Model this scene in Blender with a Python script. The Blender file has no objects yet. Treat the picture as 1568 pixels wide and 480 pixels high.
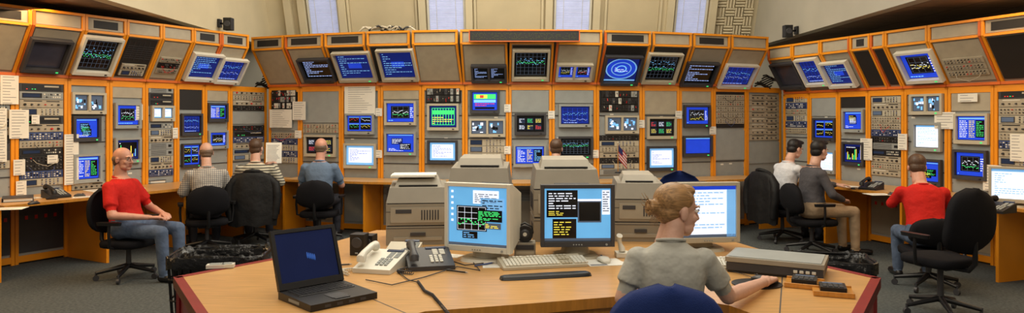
import bpy, bmesh, math, random
from mathutils import Vector, Matrix
random.seed(7)
F=1078.0; CX=784.0; HY=180.0; CH=1.6
CAM=Vector((0,0,CH))
sc=bpy.context.scene
V=Vector
def T(x,y,z): return Matrix.Translation((x,y,z))
def RZ(a): return Matrix.Rotation(a,4,'Z')
def RX(a): return Matrix.Rotation(a,4,'X')
def RY(a): return Matrix.Rotation(a,4,'Y')
rad=math.radians

# ---------------- materials
def lin(c):
    o=[]
    for v in c:
        v=v/255.0
        o.append(v/12.92 if v<=0.04045 else ((v+0.055)/1.055)**2.4)
    return o
MATS={}
def mat(name,col,rough=.5,metal=0,var=.10,scale=9,bump=0,bscale=60,emit=0,pattern=None,col2=None,pscale=10,stretch=None,spec=.5,bdist=.01):
    if name in MATS: return MATS[name]
    m=bpy.data.materials.new(name); m.use_nodes=True
    nt=m.node_tree; N=nt.nodes; L=nt.links
    b=N['Principled BSDF']
    c=lin(col)
    tc=N.new('ShaderNodeTexCoord'); mp=N.new('ShaderNodeMapping')
    L.new(tc.outputs['Object'],mp.inputs[0])
    if stretch: mp.inputs['Scale'].default_value=stretch
    nz=N.new('ShaderNodeTexNoise'); nz.inputs['Scale'].default_value=scale; nz.inputs['Detail'].default_value=4
    L.new(mp.outputs[0],nz.inputs['Vector'])
    rp=N.new('ShaderNodeValToRGB')
    rp.color_ramp.elements[0].position=.3; rp.color_ramp.elements[1].position=.7
    rp.color_ramp.elements[0].color=[min(1,x*(1-var)) for x in c]+[1]
    rp.color_ramp.elements[1].color=[min(1,x*(1+var)) for x in c]+[1]
    L.new(nz.outputs['Fac'],rp.inputs[0])
    out=rp.outputs[0]
    if pattern:
        c2=lin(col2)+[1]
        def wave(direc,sc_,lo):
            w=N.new('ShaderNodeTexWave'); w.wave_type='BANDS'; w.bands_direction=direc; w.inputs['Scale'].default_value=sc_
            w.inputs['Distortion'].default_value=.6; w.inputs['Detail'].default_value=0
            L.new(tc.outputs['Object'],w.inputs['Vector'])
            r=N.new('ShaderNodeValToRGB'); r.color_ramp.elements[0].position=lo; r.color_ramp.elements[1].position=lo+.08
            L.new(w.outputs['Fac'],r.inputs[0]); return r.outputs[0]
        def mix(fac,a,k):
            mx=N.new('ShaderNodeMix'); mx.data_type='RGBA'; 
            ml=N.new('ShaderNodeMath'); ml.operation='MULTIPLY'; ml.inputs[1].default_value=k
            L.new(fac,ml.inputs[0]); L.new(ml.outputs[0],mx.inputs['Factor'])
            L.new(a,mx.inputs[6]); mx.inputs[7].default_value=c2; return mx.outputs[2]
        if pattern=='stripe': out=mix(wave('Z',pscale,.55),out,.9)
        if pattern=='plaid':
            out=mix(wave('X',pscale,.6),out,.6); out=mix(wave('Z',pscale,.6),out,.6); 
        if pattern=='tiles':
            br=N.new('ShaderNodeTexBrick'); br.offset=0; br.inputs['Scale'].default_value=pscale
            br.inputs['Mortar Size'].default_value=.02; br.inputs['Brick Width'].default_value=1; br.inputs['Row Height'].default_value=1
            L.new(tc.outputs['Object'],br.inputs['Vector'])
            out=mix(br.outputs['Fac'],out,.9)
    L.new(out,b.inputs['Base Color'])
    b.inputs['Roughness'].default_value=rough; b.inputs['Metallic'].default_value=metal
    b.inputs['Specular IOR Level'].default_value=spec
    if bump:
        n2=N.new('ShaderNodeTexNoise'); n2.inputs['Scale'].default_value=bscale; n2.inputs['Detail'].default_value=3
        L.new(mp.outputs[0],n2.inputs['Vector'])
        bp=N.new('ShaderNodeBump'); bp.inputs['Strength'].default_value=bump; bp.inputs['Distance'].default_value=bdist
        L.new(n2.outputs['Fac'],bp.inputs['Height']); L.new(bp.outputs[0],b.inputs['Normal'])
    if emit:
        L.new(out,b.inputs['Emission Color']); b.inputs['Emission Strength'].default_value=emit
    MATS[name]=m; return m
ORG=mat('orange_painted_steel',(232,146,26),.36,var=.06,scale=3)
ORD=mat('deep_orange_trim',(208,100,30),.4,var=.08)
GRY=mat('grey_panel_paint',(148,152,150),.5,var=.06)
GRY2=mat('warm_beige_panel',(168,158,138),.5,var=.08)
DGR=mat('dark_grey_plastic',(56,56,60),.5)
BLK=mat('black_plastic',(20,20,23),.4)
BLKP=mat('black_panel',(26,24,24),.6)
BEI=mat('beige_plastic',(182,174,154),.45,var=.04)
WHP=mat('offwhite_plastic',(214,211,198),.4,var=.03)
TAU=mat('taupe_plastic',(150,143,128),.45,var=.05)
PRN=mat('printer_taupe_plastic',(138,131,117),.45,var=.05)
PRN2=mat('printer_top_plastic',(156,149,134),.45,var=.05)
BLUP=mat('blue_instrument_panel',(60,78,128),.45)
STEEL=mat('brushed_steel',(150,150,150),.35,metal=.7)
PAPER=mat('paper_white',(228,225,214),.8,var=.03)
INK=mat('ink_grey',(120,120,125),.8)
WOOD=mat('oak_veneer',(196,150,92),.3,var=.16,scale=4,stretch=(1.2,14,1))
WOODE=mat('oak_edge',(194,132,52),.3,var=.15,scale=6,stretch=(8,8,1))
RED=mat('dark_red_laminate',(132,22,26),.35)
REDK=mat('red_knob',(200,30,25),.4)
CARP=mat('grey_carpet',(84,88,88),.95,var=.3,scale=40,bump=.4,bscale=300,spec=.1)
WALLC=mat('cream_wall_paint',(212,200,170),.8,var=.05,scale=2)
WALLP=mat('cream_wall_panel',(204,190,158),.8,var=.07,scale=2)
WALLG=mat('grey_wall_paint',(174,170,158),.8,var=.05,scale=2)
CEIL=mat('dark_ceiling_tile',(122,102,84),.9,var=.12,pattern='tiles',col2=(76,60,50),pscale=1.6)
FOAM=mat('acoustic_foam',(210,200,174),.9,var=.1)
BLIND=mat('window_blind',(196,202,226),.5,var=.05,emit=.2)  # slats emit a little themselves; window brightness is put into the material
GLASSW=mat('daylit_window_pane',(190,198,225),.2,emit=.4)
FAB=mat('black_chair_fabric',(24,24,28),.9,bump=.4,bscale=250,spec=.15)
NAVY=mat('navy_chair_fabric',(26,44,98),.85,bump=.4,bscale=250,spec=.2)
LEATH=mat('black_jacket_cloth',(17,17,19),.62,bump=.6,bscale=6,bdist=.03,spec=.3)
BAG=mat('black_bin_liner',(13,13,15),.25,bump=.7,bscale=14,bdist=.02)
def E(name,col,st=1.0): return mat('screen_'+name,col,.3,var=.05,emit=st,spec=.2)
SB=E('blue',(28,58,184),.95); SN=E('navy',(16,28,94),.95); SK=mat('screen_black',(8,9,14),.15)
SW=E('white',(215,226,245),.9); SC=E('cyan',(110,180,240),.9); SG=E('green',(60,205,110),.9)
ST=E('text_lavender',(150,175,235),.8)
SY=E('yellow',(225,210,80),.9); SR=E('red',(220,60,50),.9); SP=E('paleblue',(110,165,215),.85); SGR=E('grey',(70,80,95),.8)
SD=E('desktop_blue',(92,158,208),.9); SDT=mat('screen_off_glass',(62,62,76),.12)
SDK=E('off_grid',(30,40,60),.6); SLN=E('laptop_navy',(14,22,52),.7); SLB=E('laptop_emblem',(36,72,140),.7)
SKIN=mat('skin_light',(204,160,140),.5,var=.08,scale=14,bump=.15,bscale=90)
SKIN2=mat('skin_ruddy',(196,142,120),.5,var=.08,scale=14,bump=.15,bscale=90)
LIP=mat('lips',(164,92,86),.5); EYW=mat('eye_white',(225,222,216),.2); EYI=mat('eye_iris',(50,40,35),.2)

# ---------------- mesh builder
class MB:
    def __init__(s): s.v=[];s.f=[];s.mi=[];s.sm=[];s.mats=[];s.T=Matrix.Identity(4)
    def m(s,mt):
        if mt not in s.mats: s.mats.append(mt)
        return s.mats.index(mt)
    def add(s,vs,fs,mt,smooth=False):
        o=len(s.v); s.v+= [s.T@V(p) for p in vs]; k=s.m(mt)
        for f in fs: s.f.append([o+i for i in f]); s.mi.append(k); s.sm.append(smooth)
    def box(s,x0,x1,y0,y1,z0,z1,mt):
        s.add([(x0,y0,z0),(x1,y0,z0),(x1,y1,z0),(x0,y1,z0),(x0,y0,z1),(x1,y0,z1),(x1,y1,z1),(x0,y1,z1)],
              [(0,3,2,1),(4,5,6,7),(0,1,5,4),(1,2,6,5),(2,3,7,6),(3,0,4,7)],mt)
    def hexa(s,b,t,mt):
        s.add(list(b)+list(t),[(0,3,2,1),(4,5,6,7),(0,1,5,4),(1,2,6,5),(2,3,7,6),(3,0,4,7)],mt)
    def q(s,x0,x1,z0,z1,y,mt): s.add([(x0,y,z0),(x1,y,z0),(x1,y,z1),(x0,y,z1)],[(0,1,2,3)],mt)
    def prism(s,poly,z0,z1,mt,side=None):
        n=len(poly)
        vs=[(p[0],p[1],z0) for p in poly]+[(p[0],p[1],z1) for p in poly]
        s.add(vs,[tuple(range(n))[::-1],tuple(range(n,2*n))],mt)
        s.add(vs,[(i,(i+1)%n,n+(i+1)%n,n+i) for i in range(n)],side or mt)
    def fru(s,p0,p1,r0,r1,mt,n=12,smooth=True,caps=True):
        p0=V(p0);p1=V(p1);a=(p1-p0)
        if a.length<1e-6:return
        a.normalize(); x=a.orthogonal().normalized(); y=a.cross(x)
        vs=[]
        for p,r in((p0,r0),(p1,r1)):
            for i in range(n):
                t=2*math.pi*i/n; vs.append(p+x*(r*math.cos(t))+y*(r*math.sin(t)))
        s.add(vs,[(i,(i+1)%n,n+(i+1)%n,n+i) for i in range(n)],mt,smooth)
        if caps: s.add(vs,[tuple(range(n))[::-1],tuple(range(n,2*n))],mt)
    def ell(s,c,r,mt,nu=16,nv=10):
        vs=[(c[0],c[1],c[2]-r[2])];fs=[]
        for j in range(1,nv):
            ph=-math.pi/2+math.pi*j/nv
            for i in range(nu):
                t=2*math.pi*i/nu
                vs.append((c[0]+r[0]*math.cos(ph)*math.cos(t),c[1]+r[1]*math.cos(ph)*math.sin(t),c[2]+r[2]*math.sin(ph)))
        vs.append((c[0],c[1],c[2]+r[2])); top=len(vs)-1
        for i in range(nu): fs.append((0,1+(i+1)%nu,1+i))
        for j in range(nv-2):
            for i in range(nu):
                a=1+j*nu+i;b=1+j*nu+(i+1)%nu; fs.append((a,b,b+nu,a+nu))
        o=1+(nv-2)*nu
        for i in range(nu): fs.append((o+i,o+(i+1)%nu,top))
        s.add(vs,fs,mt,True)
    def cap(s,p0,p1,r0,r1,mt,n=14):
        s.fru(p0,p1,r0,r1,mt,n); s.ell(p0,(r0,)*3,mt,n,8); s.ell(p1,(r1,)*3,mt,n,8)
    def tube(s,pts,r,mt,n=8):
        pts=[V(p) for p in pts]; vs=[]; k=len(pts)
        x=None
        for i,p in enumerate(pts):
            a=(pts[min(i+1,k-1)]-pts[max(i-1,0)]).normalized()
            if x is None: x=a.orthogonal().normalized()
            else:
                x=(x-a*x.dot(a)); x=x.normalized() if x.length>1e-6 else a.orthogonal().normalized()
            y=a.cross(x); rr=r[i] if isinstance(r,(list,tuple)) else r
            for j in range(n):
                t=2*math.pi*j/n; vs.append(p+x*(rr*math.cos(t))+y*(rr*math.sin(t)))
        fs=[(i*n+j,i*n+(j+1)%n,(i+1)*n+(j+1)%n,(i+1)*n+j) for i in range(k-1) for j in range(n)]
        s.add(vs,fs,mt,True); s.add(vs,[tuple(range(n))[::-1],tuple(range((k-1)*n,k*n))],mt)
    def loft(s,rings,mt,n=24,smooth=True):
        vs=[]
        for c,xa,ya,rx,ry,pw in rings:
            for j in range(n):
                t=2*math.pi*j/n; ct,st=math.cos(t),math.sin(t)
                vs.append(V(c)+V(xa)*(rx*math.copysign(abs(ct)**pw,ct))+V(ya)*(ry*math.copysign(abs(st)**pw,st)))
        k=len(rings)
        s.add(vs,[(i*n+j,i*n+(j+1)%n,(i+1)*n+(j+1)%n,(i+1)*n+j) for i in range(k-1) for j in range(n)],mt,smooth)
        s.add(vs,[tuple(range(n))[::-1],tuple(range((k-1)*n,k*n))],mt,smooth)
    def ringframe(s,x0,x1,z0,z1,b,y0,y1,mt,bb=None):
        bb=bb or b
        s.box(x0,x0+b,y0,y1,z0,z1,mt); s.box(x1-b,x1,y0,y1,z0,z1,mt)
        s.box(x0+b,x1-b,y0,y1,z0,z0+bb,mt); s.box(x0+b,x1-b,y0,y1,z1-b,z1,mt)
    def mesh(s,name):
        me=bpy.data.meshes.new(name); me.from_pydata([tuple(p) for p in s.v],[],s.f)
        for mt in s.mats: me.materials.append(mt)
        me.polygons.foreach_set('material_index',s.mi); me.polygons.foreach_set('use_smooth',s.sm)
        bm=bmesh.new(); bm.from_mesh(me); bmesh.ops.recalc_face_normals(bm,faces=bm.faces); bm.to_mesh(me); bm.free()
        me.update(); return me
    def obj(s,name,M=None,bevel=0,parent=None,seg=2):
        o=bpy.data.objects.new(name,s.mesh(name)); sc.collection.objects.link(o)
        if M is not None: o.matrix_world=M
        if parent: o.parent=parent
        if bevel:
            b=o.modifiers.new('bevel','BEVEL'); b.width=bevel; b.segments=seg; b.limit_method='ANGLE'; b.angle_limit=rad(40)
        return o
def empty(name,M):
    o=bpy.data.objects.new(name,None); sc.collection.objects.link(o); o.matrix_world=M; o.empty_display_size=.1; return o

def ray(px,py): return V(((px-CX)/F,1,-(py-HY)/F))
def on_face(M,px,py,k=0,zb=0,y0=0):
    Mi=M.inverted(); o=Mi@CAM; d=Mi.to_3x3()@ray(px,py)
    t=(y0-k*(o.z-zb)-o.y)/(d.y+k*d.z); p=o+d*t
    return p.x,p.z
def at(px,py,z):
    d=ray(px,py); t=(z-CH)/d.z; return d.x*t,d.y*t
def atY(px,y): return (px-CX)/F*y

# ---------------- screens
def screen(mb,x0,x1,z0,z1,y,kind):
    w=x1-x0;h=z1-z0;rn=random.random
    def R(a,b,c,d,mt,l=1): mb.q(x0+a*w,x0+b*w,z0+c*h,z0+d*h,y-.0012*l,mt)
    def text(a,b,c,d,mt,n,l=3,th=.36):
        for i in range(n):
            zz=d-(i+.5)*(d-c)/n; hh=(d-c)/n*th/2; xa=a
            while xa<b-.03:
                ln=min(b-xa,.03+.08*rn()); R(xa,xa+ln,zz-hh,zz+hh,mt,l); xa+=ln+.022
                if rn()<.14: break
    def plot(a,b,c,d,mt,n=14,l=3,amp=.4,th=.011):
        base=c+(d-c)*(.3+.4*rn())
        for i in range(n):
            u=a+(b-a)*i/n; hh=base+(rn()-.5)*(d-c)*amp; R(u,u+(b-a)/n,hh-th,hh+th,mt,l)
    def grid(a,b,c,d,mt,nx,nz,l=2,t=.006):
        for i in range(nx+1): u=a+(b-a)*i/nx; R(u-t,u+t,c,d,mt,l)
        for i in range(nz+1): u=c+(d-c)*i/nz; R(a,b,u-t,u+t,mt,l)
    if kind=='blue':
        R(0,1,0,1,SB,0); R(.05,.95,.92,.96,SC); 
        for i in range(random.choice([2,3])):
            a=.06+.45*rn();c=.08+.4*rn(); R(a,a+.42,c,c+.36,random.choice([SK,SK,SN]),1+i*.5); text(a+.03,a+.38,c+.04,c+.32,random.choice([SW,SC,SG,SY]),6)
        text(.06,.6,.04,.2,SW,3)
    elif kind=='bplot':
        R(0,1,0,1,SB,0); R(.14,.84,.18,.86,SK); grid(.2,.8,.22,.82,SGR,3,3); plot(.2,.8,.3,.8,SW);plot(.2,.8,.2,.6,random.choice([SG,SY,SR])); text(.05,.95,.02,.12,SC,1); text(.86,.98,.2,.8,SW,6)
    elif kind=='table':
        R(0,1,0,1,SB,0); R(.04,.96,.88,.95,SP,1); text(.06,.34,.08,.84,SW,10,2,.35); text(.4,.6,.08,.84,SY,10,2,.35); R(.64,.95,.1,.84,SK,1); text(.67,.92,.14,.8,random.choice([SG,SC]),9,2,.35)
    elif kind=='bars':
        R(0,1,0,1,SN,0); R(.05,.95,.1,.9,SK,1)
        for i in range(12): R(.08+.07*i,.12+.07*i,.14,.2+.55*rn(),random.choice([SG,SC,SB,SY]),2)
        text(.1,.9,.8,.88,SW,1,3,.5)
    elif kind=='wins':
        R(0,1,0,1,SB,0)
        for i in range(2):
            for j in range(2): R(.06+.47*i,.47+.47*i,.08+.45*j,.46+.45*j,SK,1); plot(.08+.47*i,.45+.47*i,.12+.45*j,.44+.45*j,random.choice([SG,SW,SR,SY]),10,2,.5,.009); R(.06+.47*i,.47+.47*i,.43+.45*j,.46+.45*j,SC,2)
    elif kind=='grid':
        R(0,1,0,1,SN,0); grid(.06,.94,.08,.92,SB,5,4,t=.005); plot(.06,.94,.4,.9,SC,24,3,.3,.008); plot(.06,.94,.1,.5,ST,24,3,.3,.008); text(.1,.9,.02,.1,ST,1)
    elif kind=='dgrid':
        R(0,1,0,1,SK,0); grid(.06,.94,.08,.92,SGR,7,6,t=.004); plot(.06,.94,.2,.8,SC,30,3,.5,.008); plot(.06,.94,.2,.8,SG,30,3,.2,.008)
    elif kind=='navy':
        R(0,1,0,1,SN,0); text(.06,.94,.08,.92,SP,10,2,.3); R(.3,.7,.4,.6,SB,1)
    elif kind=='dark':
        R(0,1,0,1,SK,0)
        for i in range(3):
            for j in range(2):
                R(.06+.31*i,.3+.31*i,.1+.42*j,.44+.42*j,SDK); text(.08+.31*i,.28+.31*i,.14+.42*j,.4+.42*j,random.choice([SG,SY,SR,SW]),4)
    elif kind=='text':
        R(0,1,0,1,SK,0); text(.06,.94,.06,.94,ST,10,th=.42)
    elif kind=='green':
        R(0,1,0,1,SN,0); grid(.08,.92,.1,.9,SG,8,1,t=.012); R(.1,.9,.6,.8,SG,1); text(.1,.9,.12,.5,SY,4)
    elif kind=='color':
        R(0,1,0,1,SB,0); R(.05,.95,.62,.9,SG);R(.15,.6,.66,.86,SY,2);R(.3,.45,.68,.84,SR,3);R(.05,.95,.42,.58,SC);R(.05,.95,.2,.4,SB);R(.1,.9,.05,.16,SK,2); text(.1,.9,.2,.4,SR,2,3)
    elif kind=='white':
        R(0,1,0,1,SW,0); R(0,1,.92,1,SP); text(.08,.9,.08,.88,SP,11,1,th=.3)
    elif kind=='pale':
        R(0,1,0,1,SP,0); R(.08,.92,.12,.9,SW); text(.12,.88,.2,.84,SB,9,2,th=.3)
    elif kind=='flat':
        R(0,1,0,1,SB,0); R(.0,1,.94,1,SC); 
    elif kind=='cam':
        R(0,1,0,1,SGR,0)
        for i in range(14): a=.03+.75*rn();c=.03+.7*rn(); R(a,a+.08+.15*rn(),c,c+.06+.2*rn(),random.choice([SW,SP,SC,SK,SGR]),1+i*.15)
    elif kind=='off': R(0,1,0,1,SDT,0)
    elif kind=='ring':
        R(0,1,0,1,SN,0)
        for k_,mt in((.46,SP),(.42,SB),(.30,SP),(.27,SB),(.16,SC),(.12,SB)):
            n=28; vs=[(x0+w*(.5+k_*1.05*math.cos(2*math.pi*i/n)),y-.0012*(3-k_*5),z0+h*(.52+k_*.95*math.sin(2*math.pi*i/n))) for i in range(n)]
            mb.add(vs,[tuple(range(n))],mt)
        R(.02,.98,.02,.08,SP,5); text(.3,.7,.4,.6,SW,3,5)
    elif kind=='logo':
        R(0,1,0,1,SLN,0)
        for k_ in range(5): mb.ell((x0+w*(.5+.03*k_),y,z0+h*(.5-.015*k_)),(w*.015,.001,h*.07),SLB,10,6)
    elif kind=='deskA':
        R(0,1,0,1,SD,0)
        R(.42,.86,.72,.95,SW,1); text(.45,.83,.74,.9,SGR,5,2,.4); R(.55,.95,.6,.82,SP,2); text(.58,.92,.63,.8,SK,4,3,.4)
        R(.14,.66,.25,.68,SK,3); grid(.16,.64,.27,.66,SW,4,4,4,.003); plot(.16,.64,.3,.6,SG,18,5)
        R(.5,.92,.42,.62,SK,5); text(.52,.9,.44,.6,SG,7,6,.6); R(.62,.9,.3,.4,SGR,5); text(.64,.88,.31,.39,SY,3,6,.5)
        R(.24,.5,.12,.24,SK,3); text(.26,.48,.13,.23,SC,3,4)
        for i in range(6): R(.04,.08,.9-i*.1,.94-i*.1,SW,1)
        R(0,1,0,.04,SGR,1)
    elif kind=='deskB':
        R(0,1,0,1,SD,0)
        R(.03,.5,.45,.97,SK,1); text(.06,.47,.6,.93,SW,7,2,.4); text(.06,.3,.48,.58,SY,3,2,.4)
        R(.12,.48,.05,.42,SK,2); text(.14,.4,.1,.38,SY,6,3,.35); R(.5,.86,.35,.8,SGR,1); R(.5,.86,.76,.8,SW,2); R(.52,.84,.38,.74,SK,3)
        R(.87,.99,.5,.97,SW,1); text(.88,.98,.55,.95,SGR,9,2,.4); R(0,1,0,.05,SGR,1)
    elif kind=='deskC':
        R(0,1,0,1,SW,0); R(0,1,.93,1,SB); text(.06,.8,.1,.9,SP,14,1,.3); R(.84,1,0,.93,SP); R(0,1,0,.05,SGR)
# ---------------- instruments
def instr(mb,x0,x1,z0,z1,y,style=None):
    w=x1-x0; n=max(1,round((z1-z0)/.085)); h=(z1-z0)/n; rn=random.random
    for i in range(n):
        a=z0+i*h+.003;b=z0+(i+1)*h-.003
        st=style or random.choice(['knob','scope','lcd','patch','vent','conn','knob','scope','rackpc','conn'])
        body={'knob':GRY2,'scope':BEI,'lcd':GRY,'patch':BLUP,'vent':GRY,'conn':GRY2,'crate':BLKP,'rackpc':DGR}[st]
        if st in('conn','lcd') and rn()<.25: body=BLKP
        mb.box(x0+.006,x1-.006,y-.018,y,a,b,body); yy=y-.018
        if st=='scope':
            mb.box(x0+.03,x0+.03+w*.32,yy-.004,yy,a+.01,b-.01,DGR); mb.q(x0+.04,x0+.02+w*.32,a+.018,b-.017,yy-.0055,random.choice([SDK,SGR,SG if rn()<.15 else SDK]))
            for r_ in range(3):
                for c_ in range(5): mb.fru((x0+w*(.5+.09*c_),yy,a+(b-a)*(.2+.3*r_)),(x0+w*(.5+.09*c_),yy-.012,a+(b-a)*(.2+.3*r_)),.007,.006,random.choice([DGR,GRY,BLUP]),8)
        elif st=='knob':
            for c_ in range(6): 
                r=.006+.008*rn(); mb.fru((x0+w*(.12+.15*c_),yy,a+(b-a)*.38),(x0+w*(.12+.15*c_),yy-.02,a+(b-a)*.38),r,r*.8,random.choice([DGR,BLK,REDK if rn()<.2 else DGR]),10)
            mb.box(x0+w*.1,x0+w*.5,yy-.002,yy,b-.018,b-.008,random.choice([BLK,WHP])); mb.box(x0+w*.6,x0+w*.9,yy-.002,yy,b-.02,b-.01,BLK)
        elif st=='lcd':
            mb.box(x0+.03,x0+w*.5,yy-.003,yy,a+.016,b-.016,BLK); mb.q(x0+.04,x0+w*.45,a+.024,b-.024,yy-.0045,random.choice([SG,SR,SC]) if rn()<.35 else SDK)
            for c_ in range(8): 
                for r_ in range(2): mb.box(x0+w*(.54+.05*c_),x0+w*(.57+.05*c_),yy-.006,yy,a+(b-a)*(.22+.36*r_),a+(b-a)*(.42+.36*r_),random.choice([WHP,DGR,GRY]))
        elif st=='patch':
            for r_ in range(3):
                for c_ in range(14): mb.box(x0+w*(.05+.065*c_),x0+w*(.085+.065*c_),yy-.006,yy,a+(b-a)*(.12+.28*r_),a+(b-a)*(.28+.28*r_),random.choice([WHP,STEEL,BLK]))
        elif st=='vent':
            for c_ in range(6): mb.box(x0+w*.1,x0+w*.7,yy-.002,yy,a+(b-a)*(.12+.14*c_),a+(b-a)*(.17+.14*c_),DGR)
            mb.box(x0+w*.78,x0+w*.9,yy-.004,yy,a+(b-a)*.3,a+(b-a)*.7,BLK)
        elif st=='conn':
            for r_ in range(2):
                for c_ in range(11): mb.fru((x0+w*(.08+.084*c_),yy,a+(b-a)*(.3+.4*r_)),(x0+w*(.08+.084*c_),yy-.015,a+(b-a)*(.3+.4*r_)),.006,.006,random.choice([STEEL,BLK,REDK if rn()<.2 else STEEL]),8)
            if rn()<.5:
                c0=x0+w*(.1+.3*rn()); c1=x0+w*(.6+.3*rn()); m_=(a+b)/2; mb.tube([(c0,yy-.015,m_),(c0+.02,yy-.05,m_-.04),((c0+c1)/2,yy-.05,m_-.08),(c1-.02,yy-.05,m_-.03),(c1,yy-.015,m_)],.003,random.choice([BLK,REDK,BLUP,BEI]),5)
        elif st=='rackpc':
            mb.box(x0+.03,x1-.03,yy-.003,yy,a+.01,b-.01,BLK); mb.box(x0+w*.55,x0+w*.88,yy-.006,yy,a+(b-a)*.55,a+(b-a)*.75,BEI)
            for c_ in range(4): mb.box(x0+w*(.15+.06*c_),x0+w*(.18+.06*c_),yy-.005,yy,a+.018,a+.026,random.choice([SG,SR,DGR]))
        elif st=='crate':
            for c_ in range(11): mb.box(x0+w*(.04+.085*c_),x0+w*(.115+.085*c_),yy-.006,yy,a+.006,b-.006,random.choice([WHP,BLK,GRY,DGR,BLKP,BLKP])); mb.fru((x0+w*(.08+.085*c_),yy-.006,a+(b-a)*rn()*.9),(x0+w*(.08+.085*c_),yy-.02,a+(b-a)*.5),.005,.005,random.choice([REDK,BEI,BLK,BLK]),6)
def paper(mb,x0,x1,z0,z1,y,lines=True):
    mb.box(x0,x1,y-.004,y-.001,z0,z1,PAPER)
    if lines:
        n=max(2,int((z1-z0)/.03))
        for i in range(n): 
            zz=z1-(i+.7)*(z1-z0)/n; mb.q(x0+(x1-x0)*.12,x0+(x1-x0)*(.5+.4*random.random()),zz,zz+.005,y-.0052,INK)

# ---------------- walls of racks
LP=(V((-764/142*1,1078/142,0)),V((-374/101,1078/101,0)))
RP=(V((413/101,1078/101,0)),V((784/148,1078/148,0)))
def wall_pt(px,side):
    dx=(px-CX)/F
    if side=='C':
        Y=9.7
        for _ in range(30):
            X=dx*Y; Y=9.63+1.04*(X/3.9)**2
        return V((dx*Y,Y,0))
    A,B=LP if side=='L' else RP
    d=B-A
    t=(dx*A.y-A.x)/(d.x-dx*d.y)
    return A+d*t
def frame(A,B):
    x=(B-A).normalized(); y=V((0,0,1)).cross(x)
    M=Matrix(((x.x,y.x,0,A.x),(x.y,y.y,0,A.y),(0,0,1,0),(0,0,0,1))); return M,(B-A).length
def monitor_on(M,k,zb,dev,y0=0,thick=.045,name='rack_mounted_monitor'):
    _,a,b,c,d,kind=dev[:6]; bez=dev[6] if len(dev)>6 else random.choice([GRY,DGR,BEI])
    xl,zt=on_face(M,(a+c)/2,b,k,zb,y0); _,zl=on_face(M,(a+c)/2,d,k,zb,y0)
    x0,_=on_face(M,a,(b+d)/2,k,zb,y0); x1,_=on_face(M,c,(b+d)/2,k,zb,y0)
    cs=math.sqrt(1+k*k); hgt=(zt-zl)*cs
    mb=MB()
    lean=math.atan(k)
    Mo=M@T(x0,y0-k*(zl-zb),zl)@RX(lean)
    w=x1-x0; b_=.028 if w>.3 else .02
    mb.ringframe(0,w,0,hgt,b_,-thick,-.001,bez,b_*1.5)
    mb.box(b_*.6,w-b_*.6,-.012,-.002,b_,hgt-b_*.6,BLK)
    if len(dev)>7 and dev[7]=='twin':
        mb.box(w/2-b_*.5,w/2+b_*.5,-thick,-.012,b_,hgt-b_,bez)
        screen(mb,b_*1.2,w/2-b_*.7,b_*1.7,hgt-b_*1.2,-.015,kind); screen(mb,w/2+b_*.7,w-b_*1.2,b_*1.7,hgt-b_*1.2,-.015,kind)
    else: screen(mb,b_*1.25,w-b_*1.25,b_*1.75,hgt-b_*1.2,-.015,kind)
    mb.box(w*.8,w*.86,-thick-.004,-thick,b_*.4,b_*.9,SG if random.random()<.5 else BLK)
    mb.obj(name,Mo)
def make_rack(A,B,H,devs):
    M,w=frame(A,B); mb=MB(); g=.003; dp=.6
    mb.box(g,w-g,.012,dp,0.06,H-.03,GRY); mb.box(g,w-g,.03,dp,0,.06,BLK)
    for x in (g,w-g-.035): mb.box(x,x+.035,-.012,.012,0,H,ORG)
    mb.box(g,w-g,-.012,dp,H-.03,H,ORG); mb.box(g+.035,w-g-.035,-.010,.012,.02,.09,ORG)
    mb.box(g+.035,w-g-.035,-.010,.012,H-.075,H-.03,ORG)
    x0=g+.04;x1=w-g-.04
    mb.box(x0,x1,0,.012,.12,.66,random.choice([GRY,TAU,DGR,GRY2]))
    if random.random()<.5: instr(mb,x0,x1,.45,.62,0,'vent')
    elif random.random()<.5:
        for i in range(4): mb.box(x0+.06+i*.1,x0+.09+i*.1,-.006,0,.48,.52,REDK)
    for z in (.95,1.3,1.62): mb.box(x0,x1,.004,.012,z,z+.012,DGR)
    for z in [.15+.1*i for i in range(int((H-.25)/.1))]:
        for x in(x0+.006,x1-.006): mb.fru((x,.012,z),(x,.006,z),.004,.004,DGR,6)
    for i in range(3):
        z=random.choice([.9,1.28,1.6,1.8])+random.uniform(-.03,.03); xx=x0+random.uniform(.02,(x1-x0)*.7); mb.box(xx,xx+.05,.009,.0125,z,z+.02,PAPER)
    for dv in devs:
        t=dv[0]
        if t=='m': monitor_on(M,0,0,dv)
        else:
            a,b=dv[1],dv[2]
            if t in 'ibpk':
                xc=(A+B)/2; px=CX+F*xc.x/xc.y
                _,z1=on_face(M,px,a); _,z0=on_face(M,px,b)
                if t=='i': instr(mb,x0,x1,z0,z1,.012,dv[3] if len(dv)>3 else None)
                if t=='k': mb.box(x0+.01,x1-.01,-.002,.012,z0,z1,BLKP); instr(mb,x0+.02,x1-.02,z0+.01,z1-.01,-.002,'crate')
                if t=='b': mb.box(x0,x1,0,.012,z0,z1,BLKP)
                if t=='p': mb.box(x0,x1,-.004,.012,z0,z1,dv[3] if len(dv)>3 else GRY2)
    mb.obj('equipment_rack',M,bevel=0)
    for dv in devs:
        if dv[0]=='a':
            x0,z1=on_face(M,dv[1],dv[2]); x1,z0=on_face(M,dv[3],dv[4])
            pm=MB(); paper(pm,0,x1-x0,0,z1-z0,0); pm.obj('taped_paper_sheet',M@T(x0,-.025,z0))
    return M
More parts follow.
